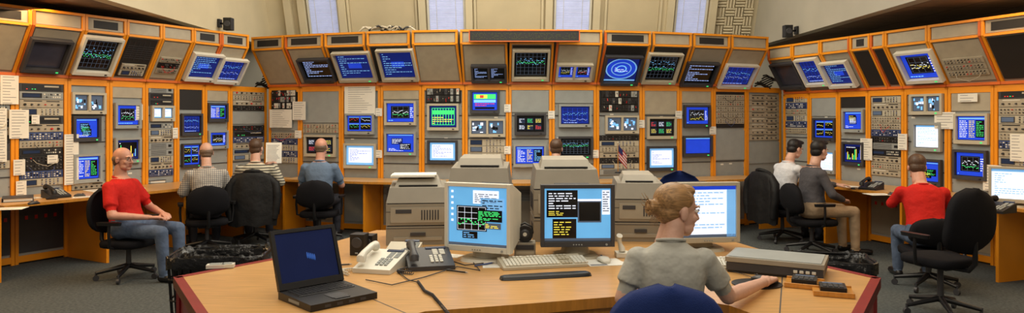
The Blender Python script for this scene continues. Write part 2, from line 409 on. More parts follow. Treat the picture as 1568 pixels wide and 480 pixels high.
def make_over(A,B,zb,zt,zh,lean,devs,ins=0):
    M,w=frame(A,B); mb=MB(); g=.003; k=lean/(zt-zb)
    def prof(x0,x1,pr,mt):
        n=len(pr); vs=[(x0,p[0],p[1]) for p in pr]+[(x1,p[0],p[1]) for p in pr]
        mb.add(vs,[tuple(range(n)),tuple(range(n,2*n))[::-1]]+[(i,(i+1)%n,n+(i+1)%n,n+i) for i in range(n)],mt)
    prof(g,w-g,[(.0,zb),(-lean,zt),(-lean,zh),(.3,zh),(.3,zb)],TAU)
    for x0 in (g,w-g-.028):
        prof(x0,x0+.028,[(-.001,zb-.0),(-.03,zb),(-lean-.025,zt),(-lean-.025,zh+.01),(-lean+.01,zh+.01),(-lean-.001,zt)],ORD if random.random()<.25 else ORG)
    mb.box(g,w-g,-.032,.02,zb-.028,zb+.004,ORD)
    mb.box(g+.028,w-g-.028,-lean-.02,-lean,zt-.014,zt+.014,ORG)
    mb.box(g,w-g,-lean-.03,-lean+.02,zh-.014,zh+.014,ORG)
    mb.box(g+.04,w-g-.04,-lean-.008,-lean,zt+.02,zh-.02,GRY2)
    if random.random()<.35: mb.box(g+.1,w-g-.1,-lean-.012,-lean-.007,zt+.04,zh-.04,BLKP)
    cs=math.sqrt(1+k*k); S=(zt-zb)*cs
    old=mb.T; mb.T=T(0,0,zb)@RX(math.atan(k))
    for dv in devs:
        if dv[0]=='p': mb.box(.045,w-.045,-.012,-.001,.04,S-.03,dv[1])
        if dv[0]=='c':
            mb.box(.045,w-.045,-.012,-.001,.04,S-.03,GRY2)
            instr(mb,.07,w-.07,S*.2,S*.6,-.012,'conn')
        if dv[0]=='i':
            mb.box(.045,w-.045,-.012,-.001,.04,S-.03,BLKP)
            for i in range(7): mb.box(.06,w-.06,-.016,-.012,S*.5+i*.028,S*.5+i*.028+.005,DGR)
            for i in range(5): mb.box(.07+i*(w-.14)/5,.074+i*(w-.14)/5,-.017,-.012,S*.45,S*.9,DGR)
            instr(mb,.07,w-.07,.06,S*.38,-.012)
    mb.T=old
    mb.obj('overhead_equipment_cabinet',M)
    for dv in devs:
        if dv[0]=='m': monitor_on(M,k,zb,dv,y0=-.014,thick=.07,name='overhead_crt_monitor')

twin=lambda *a:('m',*a,BEI,'twin')
Lb=[-62,22,103,167,222,270,313,352,408]
LD=[[('i',130,260)],
 [('i',128,215),('i',215,285),('a',12,168,42,212)],
 [twin(108,142,160,175,'cam'),('m',110,178,152,217,'blue'),('m',110,236,154,280,'table'),('i',280,290)],
 [('p',130,150),('m',174,158,214,197,'bplot'),('m',174,211,214,250,'bars')],
 [('i',133,162),twin(230,162,265,186,'pale'),('i',188,270)],
 [('b',135,168),('m',276,174,308,208,'grid'),('m',277,220,306,256,'wins')],
 [('p',135,155),('m',317,158,347,187,'table'),('m',317,200,347,228,'bplot')],
 [('i',138,170),('p',172,190,GRY),('i',192,245)]]
for i in range(8):
    A,B=wall_pt(Lb[i],'L'),wall_pt(Lb[i+1],'L'); make_rack(A,B,2.05,LD[i])
Cb=[412,460,523,583,646,712,779,845,913,983,1040,1092,1143,1196]
CD=[[('k',137,168),('p',170,200,GRY),('i',203,250)],
 [('p',133,188,GRY),('i',190,204,'conn'),('m',468,207,515,240,'dark')],
 [('a',529,133,576,176),('m',530,174,574,206,'wins'),('m',528,220,577,258,'pale')],
 [('p',135,152),('m',590,155,638,192,'bplot'),('m',590,202,638,238,'blue')],
 [('k',134,158),('m',655,159,703,200,'green'),('m',655,215,701,251,'pale')],
 [('m',720,138,765,174,'color'),twin(719,182,774,210,'cam'),('i',213,245,'scope')],
 [('p',134,172,GRY),('m',788,174,836,207,'dark'),('m',786,221,836,256,'table')],
 [('p',134,158,GRY),('m',855,160,905,195,'grid'),('m',855,209,907,243,'dgrid')],
 [('k',138,172),twin(926,177,977,205,'cam'),('i',207,268)],
 [('p',135,175),('m',990,179,1034,213,'dark'),('m',990,224,1034,262,'pale')],
 [('p',135,158),('m',1046,161,1086,195,'bplot'),('m',1045,208,1089,240,'flat')],
 [('b',135,196),('i',145,190,'conn'),('p',200,245,GRY)],
 [('i',145,215,'knob'),('p',218,250,GRY)]]
for i in range(13):
    A,B=wall_pt(Cb[i],'C'),wall_pt(Cb[i+1],'C'); make_rack(A,B,2.05,CD[i])
Rb=[1200,1240,1284,1330,1385,1452,1523,1605,1700]
RD=[[('i',148,205)],
 [('p',145,178,GRY),('m',1247,181,1281,216,'wins'),('m',1255,230,1281,266,'white')],
 [('b',146,165),('m',1292,168,1325,203,'blue'),('m',1292,218,1325,254,'bars')],
 [('i',148,270),('a',1320,212,1338,246)],
 [twin(1396,144,1446,176,'cam'),('m',1400,188,1444,232,'white'),('m',1402,244,1444,284,'blue')],
 [('p',142,170,GRY2),('m',1464,174,1516,221,'table'),('m',1462,230,1514,276,'bplot')],
 [('i',138,255),('a',1508,252,1536,294)],
 [('i',140,250)]]
for i in range(8):
    A,B=wall_pt(Rb[i],'R'),wall_pt(Rb[i+1],'R'); make_rack(A,B,1.95,RD[i])
W=WHP
Lo=[-62,22,103,167,222,270,313,355]
LOD=[[('p',GRY2)],[('p',TAU),('m',36,57,102,108,'off',DGR)],[('p',BLKP),('m',116,54,178,112,'dgrid',W)],[('i',)],[('c',)],[('p',GRY2),('m',286,80,334,122,'navy',W)],[('p',GRY2),('m',331,88,371,126,'grid',W)]]
for i in range(7):
    A,B=wall_pt(Lo[i],'L'),wall_pt(Lo[i+1],'L'); make_over(A,B,2.08,2.58,2.75,.33,LOD[i])
Co=[412,460,517,577,641,709,779,845,913,982,1040,1095,1150]
G_=DGR
COD=[[('p',GRY2)],[('p',GRY2),('m',463,88,512,123,'text',G_)],[('p',BLKP),('m',516,78,573,123,'navy',BEI)],[('p',BLKP),('m',582,74,638,122,'navy',BEI)],[('p',GRY2)],
 [('p',GRY2),('m',722,98,776,124,'text',G_,'twin')],[('p',BLKP),('m',784,74,841,121,'dgrid',BEI)],[('p',GRY2),('m',851,96,906,122,'bplot',BEI,'twin')],
 [('p',BLKP),('m',922,84,979,128,'ring',G_)],[('p',BLKP),('m',986,80,1038,126,'dgrid',BEI)],[('p',TAU),('m',1045,94,1094,130,'text',G_)],[('p',GRY2),('m',1103,97,1152,133,'grid',W)]]
for i in range(12):
    A,B=wall_pt(Co[i],'C'),wall_pt(Co[i+1],'C'); make_over(A,B,2.08,2.58,2.75,.33,COD[i])
Ro=[1202,1240,1284,1330,1362,1385,1452,1535,1650]
ROD=[[('m',1190,94,1229,134,'off',DGR)],[('m',1228,87,1263,130,'grid',W)],[('m',1265,92,1308,132,'navy',W)],[('p',BLKP)],[('p',BLKP)],[('p',TAU),('m',1382,75,1440,124,'bplot',W)],[('c',)],[('p',BLKP)]]
for i in range(8):
    A,B=wall_pt(Ro[i],'R'),wall_pt(Ro[i+1],'R'); make_over(A,B,1.98,2.46,2.63,.3,ROD[i])

# LED sign
mb=MB(); sy=9.63-.33-.12
x0=atY(718,sy);x1=atY(888,sy); z0=CH+(HY-64)/F*sy; z1=CH+(HY-46)/F*sy
mb.box(0,x1-x0,0,.07,0,z1-z0,BLK); mb.ringframe(0,x1-x0,0,z1-z0,.012,-.01,0,ORD)
LED=E('led_amber',(70,78,28),.45)
for i in range(90):
    x=.05+i*(x1-x0-.1)/90
    for j in range(5):
        if random.random()<.4: mb.q(x,x+.006,.035+j*.018,.043+j*.018,-.002,LED)
mb.obj('led_message_sign',T(x0,sy,z0))

# counters
def counter(name,pxs,side,d):
    pts=[wall_pt(p,side) for p in pxs]; nn=[]
    for i in range(len(pts)):
        a=pts[max(i-1,0)];b=pts[min(i+1,len(pts)-1)]; x=(b-a).normalized(); nn.append(V((x.y,-x.x,0)))
    poly=[p+n*.03 for p,n in zip(pts,nn)]+[p+n*d for p,n in reversed(list(zip(pts,nn)))]
    mb=MB(); mb.prism([(p.x,p.y) for p in poly],.72,.75,WOOD,WOODE)
    for i in range(0,len(pts),2):
        p=pts[i];n=nn[i]; x=V((-n.y,n.x,0))
        b_=[p+n*.05-x*.015,p+n*(d-.08)-x*.015,p+n*(d-.08)+x*.015,p+n*.05+x*.015]
        mb.hexa([(q.x,q.y,0) for q in b_],[(q.x,q.y,.72) for q in b_],ORG)
    mb.obj(name)
counter('counter_desk',[-62,22,103,167,222,270,313,352,380],'L',.85)
counter('counter_desk',[470,523,583,646,712,779,845,913,983,1040,1092,1130],'C',.6)
counter('counter_desk',[1225,1284,1330,1385,1452,1523,1605,1700],'R',.8)

# ---------------- room shell
mb=MB(); mb.box(-8,8,-1,13,-.1,0,CARP); mb.obj('floor')
mb=MB(); mb.box(-8,8,12.6,12.75,0,2.9,WALLG); mb.obj('wall_back')
Mw=T(0,12.6,2.9)@RX(rad(24))
mb=MB(); mb.box(-4.6,4.6,0,.15,0,2.3,WALLC)
def wx(px,py): return on_face(Mw,px,py)
for (a,b) in ((533,640),(726,832),(925,1012)):
    x0=wx(a,25)[0];x1=wx(b,25)[0]; mb.ringframe(x0,x1,.1,2.2,.04,-.05,0,WALLC); mb.box(x0+.05,x1-.05,-.02,0,.15,2.2,WALLP)
for px in (445,466,527,648,719,840,912,1024,1088):
    x0=wx(px,30)[0]; mb.box(x0-.06,x0+.06,-.12,0,0,2.3,WALLC)
mb.obj('wall_clerestory',Mw)
for i,(a,b) in enumerate(((473,521),(655,713),(848,905),(1032,1081))):
    x0=wx(a,25)[0];x1=wx(b,25)[0]; mb=MB(); w=x1-x0
    mb.ringframe(0,w,0,2.0,.035,-.06,0,WHP); mb.box(.03,w-.03,-.012,-.004,.03,1.97,GLASSW)
    for j in range(70): 
        z=.06+j*.027; mb.hexa([(.04,-.045,z),(w-.04,-.045,z),(w-.04,-.025,z+.014),(.04,-.025,z+.014)],[(.04,-.043,z+.002),(w-.04,-.043,z+.002),(w-.04,-.023,z+.016),(.04,-.023,z+.016)],BLIND)
    for x in (w*.25,w*.75): mb.box(x-.003,x+.003,-.05,-.046,.04,1.96,WHP)
    mb.obj('window_%d'%(i+1),Mw@T(x0,-.002,.1))
mb=MB(); x0=wx(1094,30)[0];x1=wx(1150,30)[0]; n=4; s=(x1-x0)/n
for i in range(n):
    for j in range(9):
        a=i*s;c=j*s
        for k_ in range(3):
            t0=k_*s/3;t1=(k_+1)*s/3
            if (i+j)%2: mb.add([(a+t0,0,c),(a+t1,0,c),(a+(t0+t1)/2,-.06,c),(a+t0,0,c+s),(a+t1,0,c+s),(a+(t0+t1)/2,-.06,c+s)],[(0,1,2),(3,5,4),(0,2,5,3),(1,4,5,2),(0,3,4,1)],FOAM)
            else: mb.add([(a,0,c+t0),(a,0,c+t1),(a,-.06,c+(t0+t1)/2),(a+s,0,c+t0),(a+s,0,c+t1),(a+s,-.06,c+(t0+t1)/2)],[(0,1,2),(3,5,4),(0,2,5,3),(1,4,5,2),(0,3,4,1)],FOAM)
mb.obj('acoustic_foam_panel',Mw@T(x0,-.01,.05))
for sgn,nm in((-1,'left'),(1,'right')):
    mb=MB(); mb.box(-.08,.08,0,9.6,2.85,5.0,WALLC if sgn<0 else WALLG); mb.obj('wall_fascia_'+nm,T(sgn*4.38,3,0))
    mb=MB(); mb.box(min(0,sgn*3.1),max(0,sgn*3.1),0,9.6,2.85,2.95,CEIL); mb.obj('ceiling_low_'+nm,T(sgn*4.46,3,0))
    mb=MB(); mb.box(-.08,.08,-1,12.6,0,2.85,WALLC); mb.obj('wall_'+nm,T(sgn*7.65,0,0))
mb=MB(); mb.box(-4.4,4.4,3,12.6,5.0,5.1,WALLC); mb.obj('ceiling')
for px,py in ((350,37),(1206,48)):
    mb=MB(); mb.box(-.06,.06,-.06,.06,-.09,.09,BLK); mb.fru((0,-.06,.0),(0,-.066,0),.045,.04,DGR,16)
    sg=-1 if px<800 else 1
    mb.fru((0,.0,0),(sg*.16,.05,.02),.015,.015,BLK); mb.box(sg*.15-.02,sg*.15+.02,0,.1,-.04,.08,BLK)
    mb.obj('mounted_speaker',T(sg*4.13,abs(4.13*F/(px-CX)),CH+(HY-py)/F*abs(4.13*F/(px-CX))),bevel=.006)

# ---------------- central console desk
P=[(-1.15,2.70),(-1.80,3.74),(-1.43,4.25),(-1.02,5.3),(1.38,5.3),(1.66,4.3),(1.95,3.72),(1.46,2.95),(1.3,2.7),(1.12,2.85),(.98,3.18),(.8,3.3),(.48,3.33),(.05,3.2),(-.38,3.08),(-.75,2.7)]
mb=MB(); mb.prism(P,.70,.75,WOOD,WOODE)
def band(a,b,w=.045,z=.7515):
    a=V((*a,0));b=V((*b,0));d=(b-a).normalized();n=V((d.y,-d.x,0))
    q=[a,b,b+n*w,a+n*w]; mb.hexa([(p.x,p.y,.698) for p in q],[(p.x,p.y,z) for p in q],RED)
for i in (0,1,5,6): band(P[i],P[i+1])
for i in (0,1,2,3,4,5,6):
    a=V((*P[i],0));b=V((*P[i+1],0));d=(b-a).normalized();n=V((d.y,-d.x,0))
    q=[a+n*.03,b+n*.03,b+n*.06,a+n*.06]; mb.hexa([(p.x,p.y,0) for p in q],[(p.x,p.y,.70) for p in q],RED)
def seam(a,b):
    a=V((*a,0));b=V((*b,0));d=(b-a).normalized();n=V((d.y,-d.x,0))*.003
    mb.add([(p.x,p.y,.7506) for p in (a-n,b-n,b+n,a+n)],[(0,1,2,3)],DGR)
seam((-1.43,4.25),(-.42,3.0)); seam((1.66,4.3),(1.12,2.95))
for i in (11,12,13):
    a=V((*P[i],0));b=V((*P[i+1],0));d=(b-a).normalized();n=V((d.y,-d.x,0))
    q=[a+n*.02,b+n*.02,b+n*.04,a+n*.04]; mb.hexa([(p.x,p.y,.60) for p in q],[(p.x,p.y,.70) for p in q],WOODE)
mb.obj('console_desk')

# ---------------- desktop objects
def desk_monitor(name,x,y,yaw,w,h,kind,bez,z=.75,depth=.36,stand=.06,shell=None):
    shell=shell or bez
    mb=MB(); b=.022; z0=stand
    mb.ringframe(-w/2,w/2,z0,z0+h,b,-.03,.02,bez,b*1.5)
    mb.box(-w/2+.012,w/2-.012,-.012,.015,z0+.02,z0+h-.012,BLK)
    screen(mb,-w/2+b*1.05,w/2-b*1.05,z0+b*1.6,z0+h-b*1.1,-.014,kind)
    mb.hexa([(-w/2+.004,.02,z0+.004),(w/2-.004,.02,z0+.004),(w/2-.06,depth,z0+.05),(-w/2+.06,depth,z0+.05)],[(-w/2+.004,.02,z0+h-.004),(w/2-.004,.02,z0+h-.004),(w/2-.06,depth,z0+h-.08),(-w/2+.06,depth,z0+h-.08)],shell)
    for i in range(6): mb.box(-w/4,w/4,depth*.4+i*.03,depth*.4+i*.03+.01,z0+h-.05,z0+h-.02,DGR)
    mb.fru((0,.12,.02),(0,.12,z0+.02),.09,.07,shell,20)
    mb.loft([((0,.1,0),(1,0,0),(0,1,0),.14,.13,.6),((0,.1,.018),(1,0,0),(0,1,0),.13,.12,.6)],shell,28)
    mb.fru((w/2-.05,-.03,z0+.015),(w/2-.05,-.036,z0+.015),.007,.007,GRY,10)
    for i in range(4): mb.box(-.03+i*.016,-.022+i*.016,-.034,-.03,z0+.01,z0+.018,GRY)
    mb.obj(name,T(x,y,z)@RZ(yaw),bevel=.005)
Y1=4.12; desk_monitor('computer_monitor',atY(733,Y1),Y1,rad(-22),.42,.40,'deskA',WHP,stand=.065,depth=.3)
Y2=4.2; desk_monitor('computer_monitor',atY(884,Y2),Y2,rad(2),.44,.37,'deskB',DGR,stand=.08,shell=BEI)
Y3=4.45; desk_monitor('computer_monitor',atY(1082,Y3),Y3,rad(8),.42,.38,'deskC',BEI,stand=.06,depth=.3)
def printer(x,y,yaw,w,d,h):
    mb=MB(); TA=PRN
    mb.box(-w/2,w/2,0,d,.0,h*.28,TA); mb.box(-w/2+.01,w/2-.01,.008,d,h*.28,h*.3,DGR)
    mb.box(-w/2,w/2,0,d,h*.3,h*.62,TA)
    mb.box(-w/2+.012,w/2-.012,.012,d-.01,h*.62,h*.635,DGR)
    mb.hexa([(-w/2,0.0,h*.635),(w/2,0.0,h*.635),(w/2,d,h*.635),(-w/2,d,h*.635)],[(-w/2+.02,.05,h*.86),(w/2-.02,.05,h*.86),(w/2-.02,d,h*.9),(-w/2+.02,d,h*.9)],TA)
    mb.hexa([(-w/2+.05,.09,h*.86),(w/2-.05,.09,h*.86),(w/2-.05,d-.02,h*.86),(-w/2+.05,d-.02,h*.86)],[(-w/2+.07,.15,h*.97),(w/2-.07,.15,h*.97),(w/2-.08,d-.06,h),(-w/2+.08,d-.06,h)],PRN2)
    mb.box(-w/2+.08,w/2-.08,.08,.13,h*.87,h*.89,BLK)
    mb.box(-w/2+.05,w/2-.05,-.006,0,.03,h*.12,PRN2); mb.box(-w*.12,w*.12,-.012,-.004,h*.14,h*.19,DGR)
    mb.box(-w/2+.03,w/2-.03,-.005,0,h*.34,h*.57,PRN2); mb.box(-w*.35,-w*.1,-.008,-.004,h*.48,h*.54,DGR)
    for i in range(7): mb.box(w*.05+i*.018,w*.05+i*.018+.009,-.007,-.004,h*.38,h*.53,DGR)
    for z in (.25,.5): mb.box(-w/2,w/2,-.002,0,h*z,h*z+.004,DGR)
    for i in range(9):
        mb.box(w/2,w/2+.002,d*.2+i*.03,d*.2+i*.03+.014,h*.36,h*.56,DGR); mb.box(-w/2-.002,-w/2,d*.2+i*.03,d*.2+i*.03+.014,h*.36,h*.56,DGR)
    for s_ in(-1,1): mb.box(s_*w/2-.003,s_*w/2+.003,.1,.25,h*.12,h*.2,DGR)
    mb.obj('laser_printer',T(x,y,.75)@RZ(yaw),bevel=.008)
printer(atY(640,4.68),4.68,rad(6),.42,.42,.44)
printer(atY(733,4.82),4.82,rad(-2),.43,.40,.58)
printer(atY(869,4.80),4.80,rad(2),.46,.40,.57)
printer(atY(981,4.80),4.80,rad(-4),.35,.42,.46)

def keyboard(name,x,y,yaw,w,mt):
    mb=MB(); d=.18
    mb.hexa([(-w/2,-d/2,0),(w/2,-d/2,0),(w/2,d/2,0),(-w/2,d/2,0)],[(-w/2,-d/2,.016),(w/2,-d/2,.016),(w/2,d/2,.042),(-w/2,d/2,.042)],mt)
    mb.T=T(0,0,.029)@RX(math.atan(.026/d))
    rows=[-.068,-.045,-.022,.001,.024,.058]
    kw=(w*.64)/15
    for zz in rows:
        for i in range(15):
            if zz==.058 and i in(1,6,11): continue
            if zz==-.068 and 4<=i<=8: continue
            x0=-w/2+.018+i*kw; mb.box(x0+.001,x0+kw-.003,zz-.009,zz+.009,0,.010,WHP)
        for i in range(3):
            if zz in(-.022,): continue
            x0=-w/2+.03+15*kw+i*kw; mb.box(x0,x0+kw-.003,zz-.009,zz+.009,0,.01,mt)
        for i in range(4):
            if zz>.05: continue
            x0=-w/2+.04+18*kw+i*kw; mb.box(x0,x0+kw-.003,zz-.009,zz+.009,0,.01,WHP)
    x0=-w/2+.018+4*kw; mb.box(x0,x0+5*kw-.003,-.077,-.059,0,.01,WHP)
    mb.T=Matrix.Identity(4); mb.tube([(w*.2,d/2,.02),(w*.2,d/2+.06,.006),(w*.1,d/2+.14,.005)],.003,mt,6)
    mb.obj(name,T(x,y,.7505)@RZ(yaw),bevel=.0015,seg=1)
keyboard('computer_keyboard',*at(830,402,.77),rad(13),.49,BEI)
mb=MB(); mb.loft([((0,0,0),(1,0,0),(0,1,0),.25,.04,.35),((0,0,.015),(1,0,0),(0,1,0),.245,.035,.35),((0,.0,.02),(1,0,0),(0,1,0),.23,.025,.4)],BLK,32)
mb.obj('keyboard_wrist_rest',T(*at(836,421,.765),.7505)@RZ(rad(13)))
keyboard('computer_keyboard',*at(1098,404,.77),rad(-8),.44,BEI)
def mouse(name,x,y,yaw,mt,z=.755,cord=True):
    mb=MB(); 
    rings=[]
    for t,rx,zz in((-.055,.015,.012),(-.045,.028,.024),(-.015,.031,.034),(.02,.03,.030),(.045,.026,.02),(.055,.016,.012)):
        rings.append(((0,t,zz/2),(1,0,0),(0,0,1),rx,zz/2,.8))
    mb.loft(rings,mt,20); mb.box(-.0008,.0008,.012,.05,.026,.0305,DGR); mb.fru((-.003,.03,.028),(.003,.03,.028),.007,.007,DGR)
    if cord: mb.tube([(0,.05,.01),(.01,.09,.006),(.03,.16,.0),(.02,.26,.0)],.002,mt,6)
    mb.obj(name,T(x,y,z)@RZ(yaw))
mx,my=at(924,400,.76); mouse('computer_mouse',mx,my,rad(15),WHP)
mb=MB(); mb.box(-.11,.11,-.10,.09,0,.003,PAPER); mb.box(-.10,.0,-.09,-.06,.003,.0035,INK); mb.obj('mouse_pad',T(mx,my,.7505)@RZ(rad(10)))
hx,hy=at(1168,433,.76)
mb=MB(); mb.loft([((0,0,0),(1,0,0),(0,1,0),.125,.11,1),((0,0,.005),(1,0,0),(0,1,0),.125,.11,1)],BLK,36); mb.obj('mouse_pad',T(hx-.03,hy,.7505))
mouse('computer_mouse',hx,hy+.03,rad(20),DGR,.7565)
def laptop(name,M,w,d,kind,ang=105):
    mb=MB()
    mb.hexa([(-w/2,-d/2,0),(w/2,-d/2,0),(w/2,d/2,0),(-w/2,d/2,0)],[(-w/2,-d/2,.03),(w/2,-d/2,.03),(w/2,d/2,.036),(-w/2,d/2,.036)],BLK)
    mb.box(-w*.42,w*.42,-.0,d*.40,.032,.0365,DGR)
    for r_ in range(5):
        for c_ in range(14): mb.box(-w*.41+c_*w*.0585,-w*.41+c_*w*.0585+w*.05,.01+r_*d*.075,.01+r_*d*.075+d*.062,.034,.040,BLK)
    mb.box(-w*.12,w*.12,-d*.38,-d*.12,.031,.034,DGR); mb.box(-w*.11,w*.11,-d*.44,-d*.39,.031,.034,DGR)
    for s_ in(-1,1): mb.fru((s_*w*.3-.03,d/2-.005,.036),(s_*w*.3+.03,d/2-.005,.036),.01,.01,BLK,12)
    mb.box(-w/2-.001,-w/2,-.05,.05,.01,.024,GRY)
    for i in range(4): mb.box(-w*.3+i*.06,-w*.3+i*.06+.03,-d/2-.001,-d/2,.008,.02,DGR)
    mb.T=T(0,d/2-.005,.036)@RX(rad(90-ang)) 
    h=d*.92
    mb.ringframe(-w/2,w/2,0,h,.018,-.01,.012,BLK,.03); mb.box(-w/2+.01,w/2-.01,-.002,.012,.01,h-.01,BLK)
    screen(mb,-w/2+.02,w/2-.02,.032,h-.02,-.004,kind)
    mb.obj(name,M,bevel=.004)
lx,ly=at(502,452,.77)
laptop('laptop_computer',T(lx,ly,.7505)@RZ(rad(44)),.34,.31,'logo',110)
mb=MB(); bx,by=at(430,430,.76); mb.tube([(bx+.1,by+.02,.76),(bx,by+.05,.757),(bx-.06,by+.1,.757),(bx-.02,by+.22,.757),(bx+.08,by+.25,.757)],.004,BLK); mb.obj('power_cable')
def phone(name,x,y,yaw,mt,mt2,w=.2,d=.23,handset=True,lcd=True,z=.7505):
    mb=MB()
    mb.hexa([(-w/2,-d/2,0),(w/2,-d/2,0),(w/2,d/2,0),(-w/2,d/2,0)],[(-w/2,-d/2,.025),(w/2,-d/2,.025),(w/2,d/2,.085),(-w/2,d/2,.085)],mt)
    mb.T=T(0,0,.055)@RX(math.atan(.06/d))
    for r_ in range(4):
        for c_ in range(3): mb.box(-.0+c_*.026,.018+c_*.026,-.085+r_*.024,-.068+r_*.024,0,.007,mt2)
    for r_ in range(7): 
        for c_ in range(2): mb.box(w*.1+c_*.04-.0,w*.1+c_*.04+.03,.02+r_*.011,.027+r_*.011,0,.004,mt2)
    if lcd: mb.box(-.01,w/2-.02,.1,.125,0,.006,SDK)
    if handset:
        xs=-w/2+.035
        mb.tube([(xs,-.10,.02),(xs,-.09,.04),(xs,-.05,.055),(xs,.05,.055),(xs,.09,.04),(xs,.1,.02)],[.024,.028,.018,.018,.028,.024],mt,12)
        mb.T=Matrix.Identity(4); pts=[]
        for i in range(160):
            t=i/159; a=t*30*math.pi*2/1.5
            pts.append((xs-.02-.07*math.sin(t*3.1)+.009*math.cos(a),-.09-.12*t,.012+.009*math.sin(a)))
        mb.tube(pts,.0028,mt,5)
    mb.obj(name,T(x,y,z)@RZ(yaw),bevel=.004)
px_,py_=at(584,404,.78); phone('desk_telephone',px_,py_,rad(-14),WHP,GRY,.22,.27)
px_,py_=at(657,400,.78); phone('conference_phone_console',px_,py_,rad(14),DGR,WHP,.26,.26)
px_,py_=at(612,388,.8); phone('fax_machine',px_,py_+.08,rad(-8),BEI,GRY,.2,.2,False)
for q_ in((546,392,.09,.13),(562,388,.07,.11)):
    mb=MB(); w=q_[2]; mb.box(-w/2,w/2,0,.09,0,q_[3],BLK); mb.fru((0,0,q_[3]*.6),(0,-.004,q_[3]*.6),w*.38,w*.34,DGR,16); mb.box(-.01,.01,-.005,0,.01,.02,GRY)
    x_,y_=at(q_[0],q_[1],.751); mb.obj('desk_speaker',T(x_,y_,.7505)@RZ(rad(-10)),bevel=.006)
x_,y_=at(804,396,.751); mb=MB()
mb.box(-.065,.065,0,.12,0,.085,TAU); mb.box(-.055,.055,-.003,0,.045,.075,DGR); mb.box(-.055,.055,-.003,0,.015,.035,BEI)
mb.obj('network_switch_box',T(x_,y_+.03,.7505),bevel=.005)
mb=MB(); mb.fru((0,-.03,.05),(0,.03,.05),.05,.05,BLK,24); mb.fru((0,-.032,.05),(0,-.04,.05),.03,.02,DGR,20); mb.fru((0,-.04,.05),(0,-.042,.05),.012,.012,WHP,14); mb.ell((0,0,.012),(.04,.03,.012),BLK)
mb.tube([(-.05,0,.05),(-.045,0,.09),(0,0,.115),(.045,0,.09),(.05,0,.05)],.006,BLK)
mb.obj('webcam',T(x_,y_+.09,.836))
x_,y_=at(953,392,.76); mb=MB(); mb.box(-.04,.04,-.03,.06,0,.03,WHP)
mb.tube([(.0,.0,.03),(-.002,.01,.05),(-.012,.02,.08),(-.018,.02,.11),(-.016,.005,.13)],[.018,.020,.012,.016,.019],WHP,12); mb.obj('telephone_handset',T(x_,y_,.7505),bevel=.003)
mb=MB(); pts=[]
path=[V((*at(640,432,.76),.76)),V((*at(650,446,.76),.76)),V((*at(662,452,.76),.76)),V((*at(674,466,.76),.76)),V((*at(692,488,.76),.76))]
def bez_(path,t):
    n=len(path)-1; f=t*n; i=min(int(f),n-1); return path[i].lerp(path[i+1],f-i)
for i in range(420):
    t=i/419; p=bez_(path,t); a=i*1.0; pts.append(p+V((.007*math.cos(a),0,.007*math.sin(a))))
mb.tube(pts,.0018,DGR,5); 
mb.tube([V((*at(560,428,.76),.757)),V((*at(600,436,.76),.757)),V((*at(650,424,.76),.757)),V((*at(700,408,.76),.757)),V((*at(735,414,.76),.757)),V((*at(725,402,.76),.757))],.003,DGR,6)
mb.tube([V((*at(690,398,.76),.754)),V((*at(712,405,.76),.754)),V((*at(740,402,.76),.754)),V((*at(760,392,.76),.754)),V((*at(770,385,.76),.754))],.003,BLK,6)
mb.tube([V((*at(612,418,.76),.757)),V((*at(625,428,.76),.757)),V((*at(640,432,.76),.757))],.003,BLK,6)
mb.obj('coiled_phone_cord')
for (a,b,w,d) in ((331,409,.1,.05),(349,408,.07,.05)):
    x_,y_=at(a,b,.76); mb=MB(); mb.box(-w/2,w/2,-d/2,d/2,0,.022,WHP); mb.box(-w/3,w/3,-d/3,d/3,.022,.026,GRY); mb.obj('pager_device',T(x_,y_,.7525)@RZ(.2),bevel=.005)
for (a,b,w,d,yw) in ((748,395,.16,.1,.3),(755,408,.12,.09,.1),(948,404,.1,.08,.5),(690,392,.14,.1,-.4)):
    x_,y_=at(a,b,.752); mb=MB(); mb.box(-w/2,w/2,-d/2,d/2,0,.002,PAPER)
    for i in range(4): mb.box(-w*.4,w*(.1+.3*random.random()),-d*.35+i*d*.2,-d*.33+i*d*.2,.002,.0023,INK)
    mb.obj('note_paper',T(x_,y_,.7505)@RZ(yw))
for a,b,yw,c in ((742,407,.7,BLUP),(700,418,-.5,BLK),(520,408,.3,BLK)):
    x_,y_=at(a,b,.752); mb=MB(); mb.fru((-.07,0,.005),(.055,0,.005),.0045,.0045,c,8); mb.fru((.055,0,.005),(.07,0,.005),.0045,.001,STEEL,8); mb.box(-.065,-.03,-.001,.001,.009,.011,STEEL); mb.obj('ballpoint_pen',T(x_,y_,.7535)@RZ(yw))
mb=MB(); mb.box(-.15,.15,-.11,.11,0,.012,PAPER); mb.box(-.14,.16,-.1,.12,.012,.016,PAPER); mb.obj('paper_stack',T(atY(633,4.9),4.9,1.191)@RZ(.1))
sx,sy_=at(1190,402,.80); mb=MB()
mb.box(-.245,.245,-.15,.15,.012,.055,DGR); mb.box(-.25,.25,-.155,.155,.058,.085,TAU); mb.box(-.235,.235,-.14,.14,.085,.089,GRY); mb.box(-.24,.24,-.145,.145,0,.014,BLK)
for i in range(4): mb.box(.1+i*.03,.12+i*.03,-.156,-.15,.03,.045,WHP)
mb.obj('flatbed_scanner',T(sx,sy_,.7505)@RZ(rad(-28)),bevel=.008)
